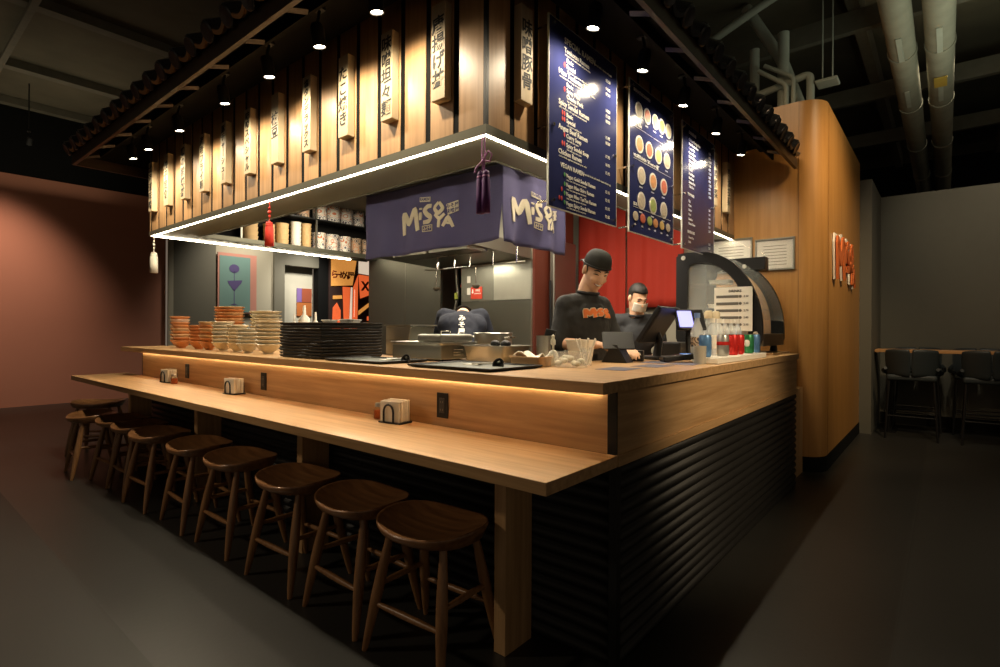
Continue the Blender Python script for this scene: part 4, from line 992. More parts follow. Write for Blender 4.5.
# ------------------------------------------------------------------ display case
dc = thing('curved_display_case', 'black framed food display case with curved glass on the counter end', 'display case', (0, 2.45, 1.0415))
D = .66
prof_o = [(-.757, .06), (-.757, .766), (-.70, .775), (-.563, .772)] + [(-.563 + .445*math.sin(PI/2*k/12)**.92, .772 - .595*(1-math.cos(PI/2*k/12))**.9) for k in range(1, 13)] + [(-.118, .06)]
prof_i = [(-.665, .12), (-.665, .67), (-.60, .69)] + [(-.56 + .345*math.sin(PI/2*k/12)**.92, .690 - .49*(1-math.cos(PI/2*k/12))**.9) for k in range(0, 13)] + [(-.215, .12)]
def case_side(y):
    mb = MB(); n = max(len(prof_o), len(prof_i))
    def resample(P, N):
        ds = [0]
        for i in range(1, len(P)+1): a, b = P[i-1], P[i % len(P)]; ds.append(ds[-1] + math.hypot(b[0]-a[0], b[1]-a[1]))
        out = []
        for k in range(N):
            s_ = ds[-1]*k/N; i = max(j for j in range(len(P)) if ds[j] <= s_); a, b = P[i], P[(i+1) % len(P)]; f = (s_-ds[i])/max(1e-6, ds[i+1]-ds[i]); out.append((a[0]+(b[0]-a[0])*f, a[1]+(b[1]-a[1])*f))
        return out
    A = prof_o; B = []
    # match inner to outer by direction from the centre
    cx_, cz_ = -.44, .36
    def hit(P, ang):
        dx, dz = math.cos(ang), math.sin(ang); best = None
        for i in range(len(P)):
            (x1, z1), (x2, z2) = P[i], P[(i+1) % len(P)]; ex, ez = x2-x1, z2-z1; det = dx*(-ez) + dz*ex
            if abs(det) < 1e-9: continue
            rx, rz = x1-cx_, z1-cz_; tt = (rx*(-ez) + rz*ex)/det; uu = (dx*rz - dz*rx)/det
            if tt > 0 and -1e-6 <= uu <= 1+1e-6: best = tt if best is None else max(best, tt)
        return (cx_+dx*best, cz_+dz*best)
    N_ = 64; O = [hit(prof_o, 2*PI*k/N_) for k in range(N_)]; I = [hit(prof_i, 2*PI*k/N_) for k in range(N_)]
    mb.rings([[Vector((x, y, z)) for x, z in O], [Vector((x, y+.03, z)) for x, z in O], [Vector((x, y+.03, z)) for x, z in I], [Vector((x, y, z)) for x, z in I]], closed=True)
    mb.build('side_frame', M_black, dc, smooth=True)
    MB().rings([[Vector((x, y+.012, z)) for x, z in I], [Vector((x, y+.018, z)) for x, z in I]]).build('side_glass', mat('case_glass', (.9, .95, .9), .02, 0, alpha=.13), dc)
case_side(0); case_side(D)
mb = MB(); P = [(x, z) for x, z in prof_o[3:15]]
mb.grid(lambda a, b: Vector((P[int(a*11)][0], .03+(D-.03)*b, P[int(a*11)][1]-.004)), 11, 1).build('curved_glass', MATS['case_glass'], dc, smooth='all', solid=.005)
box('base', M_steel_d, -.757, -.118, .03, D, .05, .14, dc, bevel=.004); box('top_cover', M_black, -.757, -.60, .03, D, .745, .775, dc, bevel=.003)
box('rear_top_cover', M_black, -.58, -.24, D-.09, D+.03, .665, .772, dc, bevel=.004); MB().lathe([(0, 0), (.018, 0), (.016, .004), (0, .005)], n=16, M=frame((-.40, D-.091, .70), (1, 0, 0), (0, 0, 1))).build('round_badge', M_white, dc, smooth=True)
box('rear_door', M_steel_wall, -.757, -.745, .03, D, .14, .745, dc)
for z in (.33, .52): MB().box(-.72, -.22 if z < .4 else -.36, .03, D, z, z+.008).build('glass_shelf', MATS['case_glass'], dc)
for x in (-.70, -.18):
    for y in (.06, .60): MB().lathe([(0, 0), (.03, 0), (.024, .05), (0, .05)], (x, y, 0), 12).build('foot', M_rubber, dc, smooth=True)
for x, z in ((-.70, .735), (-.165, .14)): MB().lathe([(0, 0), (.018, 0), (.016, .004), (0, .005)], n=16, M=frame((x, 0, z), (1, 0, 0), (0, 0, 1))).build('round_badge', M_white, dc, smooth=True)
tag(box('drip_board', M_oak_x, -.55, -.06, 2.50, 3.05, 1.0415, 1.055), 'oak board lying under the display case', 'board')
dc.location.z = 1.0555
for k, (y, z, m) in enumerate(((.15, .148, 0), (.33, .148, 1), (.50, .148, 2), (.18, .340, 3), (.42, .340, 0), (.2, .530, 1))):
    o = pan_mesh(.17, .13, .03, .004, .004).build('food_tray', M_white if k % 2 else M_steel, None, smooth=True); o.location = (-.47, 2.45+y, 1.0555+z+.0005); tag(o, 'small food tray inside the display case, ' + ['bottom front', 'bottom middle', 'bottom rear', 'middle shelf front', 'middle shelf rear', 'top shelf'][k], 'tray', 'food trays in the display case')
t = thing('beverage_sign', 'white drinks price board with five dark bars against the display case', 'sign', (-.315, 2.425, 1.0415)); 
MB().box(-.135, .135, -.004, .004, .175, .50).build('panel', M_white, t); box('stand', M_steel, -.10, .10, .0, .006, 0, .175, t)
mb = MB(); 
for k in range(5): z = .43-.052*k; mb.box(-.12, .04, -.0056, -.004, z-.010, z+.010); mb.lathe([(0, 0), (.011, 0), (.011, .0016), (0, .0016)], n=12, M=frame((.052, -.004, z), (1, 0, 0), (0, 0, 1)))
mb.build('price_bar', mat('bar_grey', (.12, .11, .09), .6), t)
mb = MB(); line(mb, 'DRINKS', -.03, .462, .026, off=.0008); [line(mb, '2.%d0' % (5+k % 4), .075, .424-.052*k, .020, off=.0004) for k in range(5)]
mb.build('lettering', M_ink, t).location = (0, -.004, 0)
# drinks
tag(box('drinks_tray', M_white, -.14, -.02, 1.16, 2.15, 1.0415, 1.074, None, bevel=.004), 'long white tray holding cans and bottles along the right counter edge', 'tray')
def can(y, m1, label, x=-.075):
    t = thing('soda_can', label, 'can', (x, y, 1.0745), 0, 'soda cans on the white tray')
    MB().lathe([(0, 0), (.026, 0), (.033, .010), (.033, .108), (.028, .120), (0, .118)], n=22).build('body', m1, t, smooth=True)
    MB().lathe([(.020, .119), (.028, .1195), (.0285, .1225), (.026, .1225), (.024, .120), (.0, .1195)], n=22).build('lid', M_steel, t, smooth=True)
    return t
M_cs = mat('silver_can', (.50, .48, .44), .3, .7, var=.1, vscale=30); M_cr = mat('red_can', (.60, .025, .02), .3, .3, var=.1); M_cg = mat('green_can', (.03, .20, .07), .3, .3, var=.4, vscale=40); M_cb = mat('blue_can', (.10, .22, .42), .3, .3, var=.4, vscale=30)
c = can(1.42, M_cs, 'silver soda can with a red band, nearest the camera on the white tray'); MB().lathe([(.0332, .062), (.0334, .062), (.0334, .082), (.0332, .082)], n=22).build('red_band', M_cr, c)
can(1.60, M_cr, 'red soda can beside the silver can'); can(1.72, M_cr, 'red soda can next to the green can'); 
c = can(1.93, M_cg, 'dark green soda can with a pale oval'); MB().ell((.0, -.031, .065), (.018, .004, .024), 12).build('pale_oval', M_white, c, smooth=True)
can(2.08, M_cb, 'pale blue soda can at the far end of the tray'); can(1.24, M_cb, 'bright blue soda can behind the silver can', -.113)
M_water = mat('water_plastic', (.75, .80, .80), .08, 0, alpha=.45)
t = bottle_thing('water_bottle', 'tall clear water bottle with a blue cap beside the price board', 'bottle', (-.20, 1.36, 1.0415), [(0, 0), (.032, 0), (.034, .01), (.034, .16), (.030, .19), (.014, .235), (.013, .255), (0, .255)], M_water, [(0, .25), (.016, .25), (.016, .278), (0, .278)], mat('blue_cap', (.16, .25, .50), .4), [(.0345, .085), (.035, .085), (.035, .14), (.0345, .14)], M_cup2)
M_pink = mat('pink_label', (.55, .30, .25), .5, var=.6, vscale=50); M_blcap = mat('deep_blue_cap', (.04, .14, .42), .4)
for k, (x, y, m, l_) in enumerate(((-.185, 1.58, M_white, 'leftmost'), (-.185, 1.70, M_white, 'second from the left'), (-.185, 1.82, M_pink, 'with a pink label, in the middle'), (-.185, 1.94, M_water, 'second from the right, clear'), (-.185, 2.08, M_blcap, 'rightmost, with a deep blue band'))):
    bottle_thing('drink_bottle', 'small drink bottle behind the cans, ' + l_, 'bottle', (x, y, 1.0415), [(0, 0), (.026, 0), (.028, .01), (.028, .17), (.022, .20), (.012, .215), (.012, .228), (0, .228)], M_water, [(0, .225), (.015, .225), (.015, .252), (0, .252)], M_white, [(.0284, .07), (.0288, .07), (.0288, .15), (.0284, .15)], m, 'small drink bottles behind the cans')
for k, y in enumerate((1.76, 1.90)): bottle_thing('cream_bottle', 'cream topped bottle in the back row of drinks, ' + ['left', 'right'][k], 'bottle', (-.27, y, 1.0415), [(0, 0), (.03, 0), (.03, .20), (.016, .24), (.016, .26), (0, .26)], M_water, [(0, .255), (.026, .255), (.028, .29), (.018, .305), (0, .305)], M_cream)
t = thing('plastic_tumbler', 'frosted grey plastic tumbler in front of the card terminal', 'cup', (-.11, 1.15, 1.0415)); MB().lathe([(0, 0), (.030, 0), (.033, .095), (.031, .095), (.028, .004), (0, .004)], n=22).build('body', mat('frosted_plastic', (.45, .42, .34), .5, alpha=.8), t, smooth=True)
# POS, customer display, terminal, tablet
def slab(name, m, w_, h, th, M, parent, bevel=.003): return MB().box(-w_/2, w_/2, -th, 0, 0, h, M).build(name, m, parent, bevel=bevel)
M_scr = mat('screen_lit', (.2, .2, .5), .2, 0, (.32, .33, 1.0), .9); M_scd = mat('screen_dark', (.014, .014, .015), .5, spec=.2)
t = thing('register_terminal', 'black touchscreen register seen from behind on its stand', 'register', (-.47, 1.42, 1.0415), math.radians(-28))
box('base', M_black, -.11, .11, -.09, .09, 0, .02, t, bevel=.006)
MB().tube([(0, .0, .01), (0, .02, .12), (0, -.02, .20)], [.035, .03, .03], 10, flat=.6).build('neck', M_black, t, smooth=True)
T_ = Matrix.Translation((0, -.055, .10)) @ Matrix.Rotation(math.radians(-62), 4, 'Z') @ Matrix.Rotation(math.radians(-34), 4, 'X')
slab('monitor', M_black, .30, .25, .028, T_, t, .006); s_ = slab('screen', M_scd, .28, .23, .002, T_ @ Matrix.Translation((0, .003, .01)), t, 0)
t = thing('customer_display', 'small tilted customer screen showing a lit violet page', 'screen', (-.30, 1.50, 1.0415), math.radians(40))
box('base', M_black, -.05, .05, -.05, .05, 0, .012, t, bevel=.003)
MB().tube([(0, 0, .01), (0, .02, .12), (0, .01, .22)], .014, 10).build('stalk', M_black, t, smooth=True)
T_ = Matrix.Translation((0, -.045, .175)) @ Matrix.Rotation(math.radians(-32), 4, 'X')
slab('screen_body', M_black, .175, .145, .02, T_, t, .006); slab('screen', M_scr, .085, .115, .002, T_ @ Matrix.Translation((-.03, -.0205, .014)), t, 0); slab('screen_dark_half', M_scd, .06, .115, .002, T_ @ Matrix.Translation((.047, -.0205, .014)), t, 0)
t = thing('card_terminal', 'black card payment terminal with a faint blue screen and curled cable', 'card terminal', (-.245, 1.19, 1.0415), math.radians(-50))
MB().prism([(-.045, -.09), (.045, -.09), (.040, .09), (-.040, .09)], .03, Matrix.Rotation(math.radians(6), 4, 'X') @ Matrix.Translation((0, 0, .012))).build('body', M_black, t, bevel=.006)
MB().box(-.03, .03, .02, .07, .046, .049).build('screen', mat('dim_blue_screen', (.05, .1, .2), .2, 0, (.2, .4, .9), .35), t)
mb = MB(); [mb.box(-.028+.021*i, -.014+.021*i, -.06+.018*j, -.048+.018*j, .034, .038) for i in range(3) for j in range(4)]; mb.build('keypad', M_slot, t)
MB().tube([(.02, .08, .03), (.06, .12, .02), (.05, .16, .07), (.0, .15, .11), (-.02, .12, .06), (.01, .17, .02)], .005, 8).build('cable', M_rubber, t, smooth=True)
t = thing('tablet_stand', 'dark tablet on a black wedge stand by the cashier hand', 'tablet', (-.50, .955, 1.0415), math.radians(5))
MB().prism([(-.07, 0), (.08, 0), (.02, .10), (-.01, .10)], .10, frame((0, .05, 0), (1, 0, 0), (0, 0, 1))).build('wedge', M_black, t, bevel=.004)
T_ = Matrix.Translation((-.05, .03, .085)) @ Matrix.Rotation(math.radians(35), 4, 'Z') @ Matrix.Rotation(math.radians(38), 4, 'X') 
slab('tablet', M_black, .17, .12, .010, Matrix.Translation((0.03, -.04, .07)) @ Matrix.Rotation(math.radians(30), 4, 'Z') @ Matrix.Rotation(math.radians(-40), 4, 'X'), t, .003)
t = thing('sauce_box', 'small black box with white print beside the tablet', 'box', (-.475, 1.13, 1.0415), .3); MB().box(-.05, .05, -.03, .03, 0, .062).build('body', M_black, t, bevel=.004)
mb = MB(); mb.mesh_from(text_mesh('MISOYA', .022, .0003, .0004), frame((0, -.0305, .035), (1, 0, 0), (0, 0, 1))); mb.build('lettering', M_wht, t)
tag(MB().box(-.09, .09, -.08, .08, 0, .10).build('receipt_printer', M_black, None, bevel=.01), 'low black receipt printer beneath the register screen', 'printer')
col.objects['receipt_printer'].location = (-.52, 1.78, 1.0415)

# ------------------------------------------------------------------ logo on the column side
t = thing('wall_logo', 'orange and white shop logo lettering mounted on the side of the veneer column', 'sign', (.1015, 4.50, 1.90), 0)
def wsurf(u, v): return Vector((0, u, v)), Vector((1, 0, 0))
M_lo = mat('orange_acrylic', (.62, .15, .04), .4); 
logo_mesh(lambda u, v: (Vector((0, u, v)), Vector((1, 0, 0))), 2.9, [(p, w_+.022) for p, w_ in LOGO], .018).build('white_backing', M_wht, t)
logo_mesh(lambda u, v: (Vector((.02, u, v)), Vector((1, 0, 0))), 2.9, LOGO, .02).build('orange_letters', M_lo, t)

# ------------------------------------------------------------------ high table and chairs at the right rear
t = thing('high_table', 'long high table with an oak top against the grey wall', 'table', (.85, 6.42, 0))
box('tabletop', wood('orange_oak', (.42, .20, .07), (.55, .29, .11), 'x'), -.62, 1.4, -.20, .20, .965, 1.0, t, bevel=.003)
for x in (-.52, 1.2):
    box('leg', M_black, x, x+.06, -.03, .03, .02, .965, t); box('foot_plate', M_black, x-.05, x+.11, -.20, .20, 0, .02, t)
M_lea = mat('teal_grey_leather', (.022, .029, .032), .5, var=.1)
def high_chair():
    t = thing('high_chair', '', 'chair')
    W_ = .25
    for (a0, a1) in ((-1.0, -.01), (.01, 1.0)):
        mb = MB(); 
        def f(a, b, off=0):
            u = a0 + (a1-a0)*a; x = W_*u*(1-.06*(1-b)); y = -.22 + .10*abs(u)**2.5 - .05*b
            z = .72 + .30*b + (.0 if b > .1 else -.02*(1-abs(u))); 
            if b > .9: z -= .02*abs(u)**6
            return Vector((x, y + off, z))
        R = []
        nu = 10
        for i in range(nu+1):
            a = i/nu; R.append([f(a, b/6) for b in range(7)] + [f(a, b/6, .035) for b in range(6, -1, -1)])
        mb.rings(R).build('backrest_panel', M_lea, t, smooth='all', subsurf=1)
    MB().box(-.23, .23, -.20, .22, .66, .73).build('seat', M_lea, t, bevel=.025, segs=3)
    for s_ in (-1, 1): MB().tube([(s_*.235, -.19, .80), (s_*.26, -.10, .77), (s_*.262, .05, .745), (s_*.23, .14, .72)], [.018, .022, .022, .015], 10).build('armrest', M_lea, t, smooth=True)
    for sx_ in (-1, 1):
        for sy_ in (-1, 1): MB().tube([(sx_*.20, sy_*.17, .665), (sx_*.235, sy_*.215, 0)], .011, 8).build('leg', M_black, t, smooth=True)
    mb = MB()
    q = [(-.222, -.20, .26), (.222, -.20, .26), (.222, .20, .26), (-.222, .20, .26)]
    mb.tube(q, .008, 8, closed=True).build('foot_ring', M_black, t)
    return t
hc = high_chair(); hc.location = (.60, 6.02, 0); hc['label'] = 'dark upholstered high chair at the oak high table, left one with its back to us'; hc['group'] = 'upholstered high chairs at the rear table'
copy_tree(hc, (1.27, 6.05, 0), 0, 'dark upholstered high chair at the oak high table, right one cut by the frame')
copy_tree(hc, (.62, 6.74, 0), PI, 'dark upholstered high chair on the wall side of the table, left one')
copy_tree(hc, (1.20, 6.74, 0), PI, 'dark upholstered high chair on the wall side of the table, right one')

# ------------------------------------------------------------------ services under the open ceiling
M_duct = mat('painted_duct', (.27, .26, .195), .7, var=.3, vscale=6); M_pipe = mat('pale_pipe', (.38, .40, .33), .6, var=.2)
for x, r, s_ in ((.58, .105, 'left one of the pair'), (.85, .105, 'right one with a yellow tag')):
    t = thing('ceiling_duct', 'round duct running under the dark ceiling at right, ' + s_, 'duct', (x, 0, 3.8))
    MB().tube([(0, -1, 0), (0, 11, 0)], r, 20).build('tube', M_duct, t, smooth=True)
    for y in (4.4, 5.9, 7.6, 9.4): MB().tube([(0, y, 0), (0, y+.06, 0)], r+.008, 20).build('clamp', M_duct, t, smooth=True); MB().tube([(0, y+.03, r), (0, y+.03, .8)], .006, 6).build('hanger', M_steel_d, t)
    for y in (3.9, 5.2): MB().box(-.02, .02, y, y+.5, -r-.006, -r+.004).build('tag_strip', M_pipe, t)
    if x > .7: MB().box(-.05, .05, 5.0, 5.25, -r-.012, -r-.002).build('yellow_tag', mat('dull_yellow', (.45, .30, .05), .6), t)
def pipe(pts, r, label, name='ceiling_pipe'):
    P = [Vector(p) for p in pts]; Q = [P[0]]
    for i in range(1, len(P)-1):
        a = (P[i-1]-P[i]).normalized(); b = (P[i+1]-P[i]).normalized(); d_ = min(r*1.8, .15)
        for k in range(6):
            s_ = k/5; Q.append(P[i] + a*d_*(1-s_)**2 + b*d_*s_**2)
    Q.append(P[-1]); o = MB().tube(Q, r, 12).build(name, M_pipe, None, smooth=True); tag(o, label, 'pipe', None); return o
pipe([(-.32, 4.0, 3.0), (-.32, 4.0, 4.10)], .052, 'thick pale upright pipe rising behind the veneer wall top')
pipe([(-.58, 4.0, 3.0), (-.58, 4.0, 4.02)], .046, 'pale upright pipe left of the thick one behind the veneer wall')
pipe([(-.70, 4.15, 4.55), (-.36, 4.15, 3.90), (-.10, 4.15, 3.10)], .052, 'pale diagonal pipe crossing behind the upright pipes')
pipe([(-1.09, 4.0, 4.22), (-.58, 4.0, 4.42), (-.2, 4.0, 4.55)], .040, 'pale slanting brace at the top of the view')
pipe([(-.08, 3.95, 3.0), (-.08, 3.95, 3.62), (-.75, 3.95, 3.50)], .034, 'pale pipe with a square elbow at the right of the veneer wall top')
pipe([(-.26, 3.82, 3.0), (-.26, 3.82, 3.52), (-.50, 3.82, 3.72)], .020, 'thin pale pipe bending over the veneer wall, right of two')
pipe([(-.21, 3.88, 3.0), (-.21, 3.88, 3.60), (-.46, 3.88, 3.78)], .020, 'thin pale pipe bending over the veneer wall, left of two')
pipe([(-.41, 3.75, 3.0), (-.41, 3.75, 3.25), (-.86, 3.75, 3.52), (-.86, 3.0, 3.7)], .022, 'slim pale conduit running above the tiled eave, upper of two')
pipe([(-.47, 3.72, 3.0), (-.47, 3.72, 3.16), (-.84, 3.72, 3.40), (-.86, 3.0, 3.5)], .020, 'slim pale conduit running above the tiled eave, lower of two')
M_beam = mat('dark_beam', (.12, .11, .08), .8, var=.3)
for k, x in enumerate((-4.4, -6.3, -8.2, -9.7)):
    tag(MB().box(-.07, .07, -6, 9, -.10, 0).build('ceiling_beam', M_beam, None), 'dark steel beam under the ceiling at left, %s from the kiosk' % ORD[k], 'beam', 'ceiling beams at left').location = (x, 0, 4.595)
for k, x in enumerate((.2, 1.6, 3.0)):
    tag(MB().box(-.05, .05, -2, 11, -.25, 0).build('ceiling_beam', M_beam, None), 'dark steel beam over the right aisle, %s from the kiosk' % ORD[k], 'beam', 'ceiling beams at right').location = (x, 0, 4.595)
for k, y in enumerate((2.5, 4.5, 6.5, 8.5)):
    tag(MB().box(-2.5, 5, -.04, .04, -.20, 0).build('ceiling_joist', M_beam, None), 'cross joist over the right aisle, %s from the camera' % ORD[k], 'joist', 'cross joists at right').location = (0, y, 4.34)
for k, y in enumerate((-3.0, -.6, 1.8)):
    tag(MB().box(-10, -3, -.03, .03, -.05, 0).build('ceiling_joist', M_beam, None), 'thin cross joist on the ceiling at left, %s from the camera' % ORD[k], 'joist', 'cross joists at left').location = (0, y, 4.49)
t = thing('access_panel', 'small pale square access point hanging among the pipes', 'panel', (.05, 4.0, 3.50)); MB().box(-.09, .09, -.09, .09, 0, .03).build('body', M_pipe, t, bevel=.01)
for s_ in (-.04, .04): MB().tube([(s_, 0, .03), (s_, 0, .8)], .006, 6).build('hanger', M_pipe, t)
_t = make_spot('track_spotlight', (-8.9, -.2, 3.75), (-9.9, -.35, 1.8), 'black spotlight near the salmon wall under the ceiling', 'hall spotlights', lamp=False)
MB().tube([(0, 0, .19), (0, 0, .86)], .008, 8).build('drop_rod', M_black, _t)

rg = thing('cooking_range', 'steel cooking range along the kitchen wall under the hood', 'range')
box('body', M_steel_d, -3.3, -2.2, 2.02, 2.40, 0, .90, rg, bevel=.004)
for k in range(3): MB().lathe([(0, 0), (.13, 0), (.13, .02), (.11, .02), (.11, .005), (0, .005)], (-3.1+.35*k, 2.2, .90), 20).build('burner', M_black, rg)
tag(MB().lathe([(0, 0), (.11, 0), (.12, .16), (.125, .165), (.115, .16), (.105, .006), (0, .006)], n=24).build('cooking_pot', M_steel, None, smooth=True), 'steel pot on the cooking range by the cook', 'pot').location = (-2.75, 2.2, .921)
# ------------------------------------------------------------------ people
M_skin = mat('skin', (.78, .48, .31), .5, var=.04, vscale=20); M_sweat = mat('black_sweater', (.018, .018, .017), .85, bump=.2, bscale=400)
M_trous = mat('dark_trousers', (.02, .02, .024), .85); M_cap = mat('black_cap', (.020, .021, .018), .75); M_hair = mat('black_hair', (.012, .010, .009), .5, bump=.3, bscale=200)
M_lip = mat('lips', (.42, .12, .09), .5); M_teeth = mat('teeth', (.75, .72, .65), .3); M_eye = mat('eye_dark', (.02, .012, .01), .3)
def remeshed(mb, voxel, smooth_it=6):
    bmesh.ops.recalc_face_normals(mb.bm, faces=mb.bm.faces)
    me = bpy.data.meshes.new('tmp'); mb.bm.to_mesh(me); mb.bm.free()
    o = bpy.data.objects.new('tmp', me); col.objects.link(o)
    md = o.modifiers.new('r', 'REMESH'); md.mode = 'VOXEL'; md.voxel_size = voxel
    if smooth_it: m2 = o.modifiers.new('s', 'SMOOTH'); m2.iterations = smooth_it; m2.factor = .5
    bpy.context.view_layer.update()
    out = bpy.data.meshes.new_from_object(o.evaluated_get(bpy.context.evaluated_depsgraph_get())); bpy.data.objects.remove(o)
    for p in out.polygons: p.use_smooth = True
    return out
def add_mesh(name, me, m, parent):
    me.materials.clear(); me.materials.append(m); me.name = name
    o = bpy.data.objects.new(name, me); col.objects.link(o); o.parent = parent; return o
def cap_(mb, a, b, ra, rb, n=14, flat=1.0):
    a, b = Vector(a), Vector(b); d = (b-a); L_ = d.length; d.normalize(); P = []; R = []
    for k in range(5): t = k/4; ang = PI/2*(1-t); P.append(a - d*ra*math.sin(ang)); R.append(max(ra*math.cos(ang), .0006))
    for k in range(1, 5): P.append(a.lerp(b, k/5)); R.append(ra + (rb-ra)*k/5)
    for k in range(5): t = k/4; ang = PI/2*t; P.append(b + d*rb*math.sin(ang)); R.append(max(rb*math.cos(ang), .0006))
    mb.tube(P, R, n, flat=flat)
def loft(mb, secs, n=24):
    """secs: (centre, rx, ry, e) horizontal superellipses"""
    R = []
    for c, rx, ry in secs:
        ring = []
        for j in range(n):
            a = 2*PI*j/n; cc, ss = math.cos(a), math.sin(a); e = 2.4; r = (abs(cc)**e + abs(ss)**e)**(-1/e)
            ring.append(Vector((c[0]+rx*r*cc, c[1]+ry*r*ss, c[2])))
        R.append(ring)
    mb.rings(R)
def hand(mb, wrist, d, up, side, curl=.5, grip=1):
    """d: pointing direction, up: back-of-hand normal, side: thumb side (+1/-1)"""
    d = Vector(d).normalized(); up = Vector(up); up = (up - d*up.dot(d)).normalized(); s = d.cross(up)*side
    w = Vector(wrist)
    cap_(mb, w + s*.020, w + d*.075 + s*.026, .016, .014); cap_(mb, w, w + d*.082, .018, .015); cap_(mb, w - s*.018, w + d*.072 - s*.026, .016, .013)
    for k, (off, ln) in enumerate(((.030, .066), (.010, .076), (-.010, .070), (-.029, .055))):
        p = w + d*(.082 - .004*abs(k-1)) + s*off; a = 0; dirs = [d]
        for seg, q in enumerate((.45, .32, .23)):
            a += curl*(.35 + .35*seg); dd = (d*math.cos(a) - up*math.sin(a)).normalized(); nx = p + dd*ln*q; cap_(mb, p, nx, .0088-.0008*seg, .0082-.0008*seg, 10); p = nx
    p = w + d*.022 + s*.026; q = p + (d*.6 + s*.75 - up*.25).normalized()*.038; cap_(mb, p, q, .0125, .0105, 10); cap_(mb, q, q + (d*.85 + s*.2 - up*.4).normalized()*.03, .0100, .0085, 10)
def head_parts(t, H, hat=None, hair=True, face=True, mask=False):
    """returns a builder for the head volume in matrix H (origin at the head centre, face along -Y)"""
    def add(mb):
        mb.ell(H @ Vector((0, .012, .028)), (1, 1, 1), 4) if False else None
        def E(c, r): 
            M3 = H.to_3x3().to_4x4(); mb.ell(H @ Vector(c), r, 18, M3)
        E((0, .018, .030), (.073, .090, .085)); E((0, -.018, -.020), (.062, .070, .082)); E((0, -.046, -.078), (.036, .034, .030)); E((0, -.030, -.060), (.052, .048, .040))
        E((0, -.090, -.012), (.011, .012, .024)); E((0, -.097, -.030), (.015, .013, .011)); E((-.030, -.066, -.030), (.022, .018, .018)); E((.030, -.066, -.030), (.022, .018, .018)); E((0, -.072, .022), (.044, .016, .012)); E((0, -.078, -.056), (.022, .010, .010))
        for s_ in (-1, 1): E((s_*.074, .008, -.008), (.010, .018, .031))
    return add
def finish_head(t, H, cap=True, mask=False, hairy=True):
    def P(name, mb, m): return mb.build(name, m, t, smooth='all')
    M3 = H.to_3x3().to_4x4()
    if not mask:
        mb = MB(); A = []; 
        mb.tube([H @ Vector((x, -.089 + abs(x)*.55*1.0 + x*x*3, -.053 - .006*(1-(x/.026)**2))) for x in [-.026 + .052*k/8 for k in range(9)]], [.003+.0035*math.sin(PI*k/8) for k in range(9)], 8); P('lips', mb, M_lip)
        mb = MB(); mb.tube([H @ Vector((x, -.0925 + abs(x)*.5 + x*x*3, -.0535 - .004*(1-(x/.02)**2))) for x in [-.019 + .038*k/8 for k in range(9)]], [.0015+.0032*math.sin(PI*k/8) for k in range(9)], 8); P('teeth', mb, M_teeth)
    for s_ in (-1, 1):
        mb = MB(); mb.tube([H @ Vector((s_*(.014 + .030*k/6), -.0805 + .012*(k/6)**2*1.4, .0015 + .004*math.sin(PI*k/6))) for k in range(7)], [.0014+.0022*math.sin(PI*k/6) for k in range(7)], 8); P('eye', mb, M_eye)
        mb = MB(); mb.tube([H @ Vector((s_*(.012 + .036*k/6), -.0865 + .016*(k/6)**2, .024 + .007*math.sin(PI*k/6))) for k in range(7)], [.0022+.0020*math.sin(PI*k/6) for k in range(7)], 8); P('eyebrow', mb, M_hair)
    if hairy:
        mb = MB(); R = []
        for i in range(9):
            z = -.015 + .13*i/8; ring = []
            for j in range(28):
                a = 2*PI*j/28; front = math.sin(a) < -.15
                k = math.sqrt(max(.02, 1 - ((z-.030)/.094)**2)) if z > .03 else 1 - .10*((.03-z)/.045)
                rx, ry = .078*k, .095*k
                x, y = rx*math.cos(a), .018 + ry*math.sin(a)
                if front and z < .055: y = max(y, -.010 - .01*abs(x)*10); x = math.copysign(min(abs(x), .071), x)
                ring.append(H @ Vector((x, y, z)))
            R.append(ring)
        mb.rings(R); P('hair', mb, M_hair)
    if cap:
        mb = MB(); R = []
        for i in range(10):
            q = i/9; z = .028 + .092*math.sin(PI/2*q); k = max(.02, math.cos(PI/2*q)**.55)
            R.append([H @ Vector((.0805*k*math.cos(2*PI*j/28), .016 + .099*k*math.sin(2*PI*j/28), z + .010*math.sin(2*PI*j/28)*-1*(1-q))) for j in range(28)])
        mb.rings(R); c = P('cap', mb, M_cap)
        mb = MB(); mb.tube([H @ Vector((.0815*math.cos(2*PI*j/28), .016 + .100*math.sin(2*PI*j/28), .032 - .010*math.sin(2*PI*j/28))) for j in range(28)], .0055, 8, closed=True); mb.build('cap_band', M_black, c, smooth='all')
        mb = MB(); mb.grid(lambda a, b: H @ Vector((.07*(2*a-1), .105 + .06*b*(1-(2*a-1)**2*.6), .022 - .018*b - .010*(2*a-1)**2)), 10, 6); mb.build('cap_brim', M_cap, c, smooth='all', solid=.003)
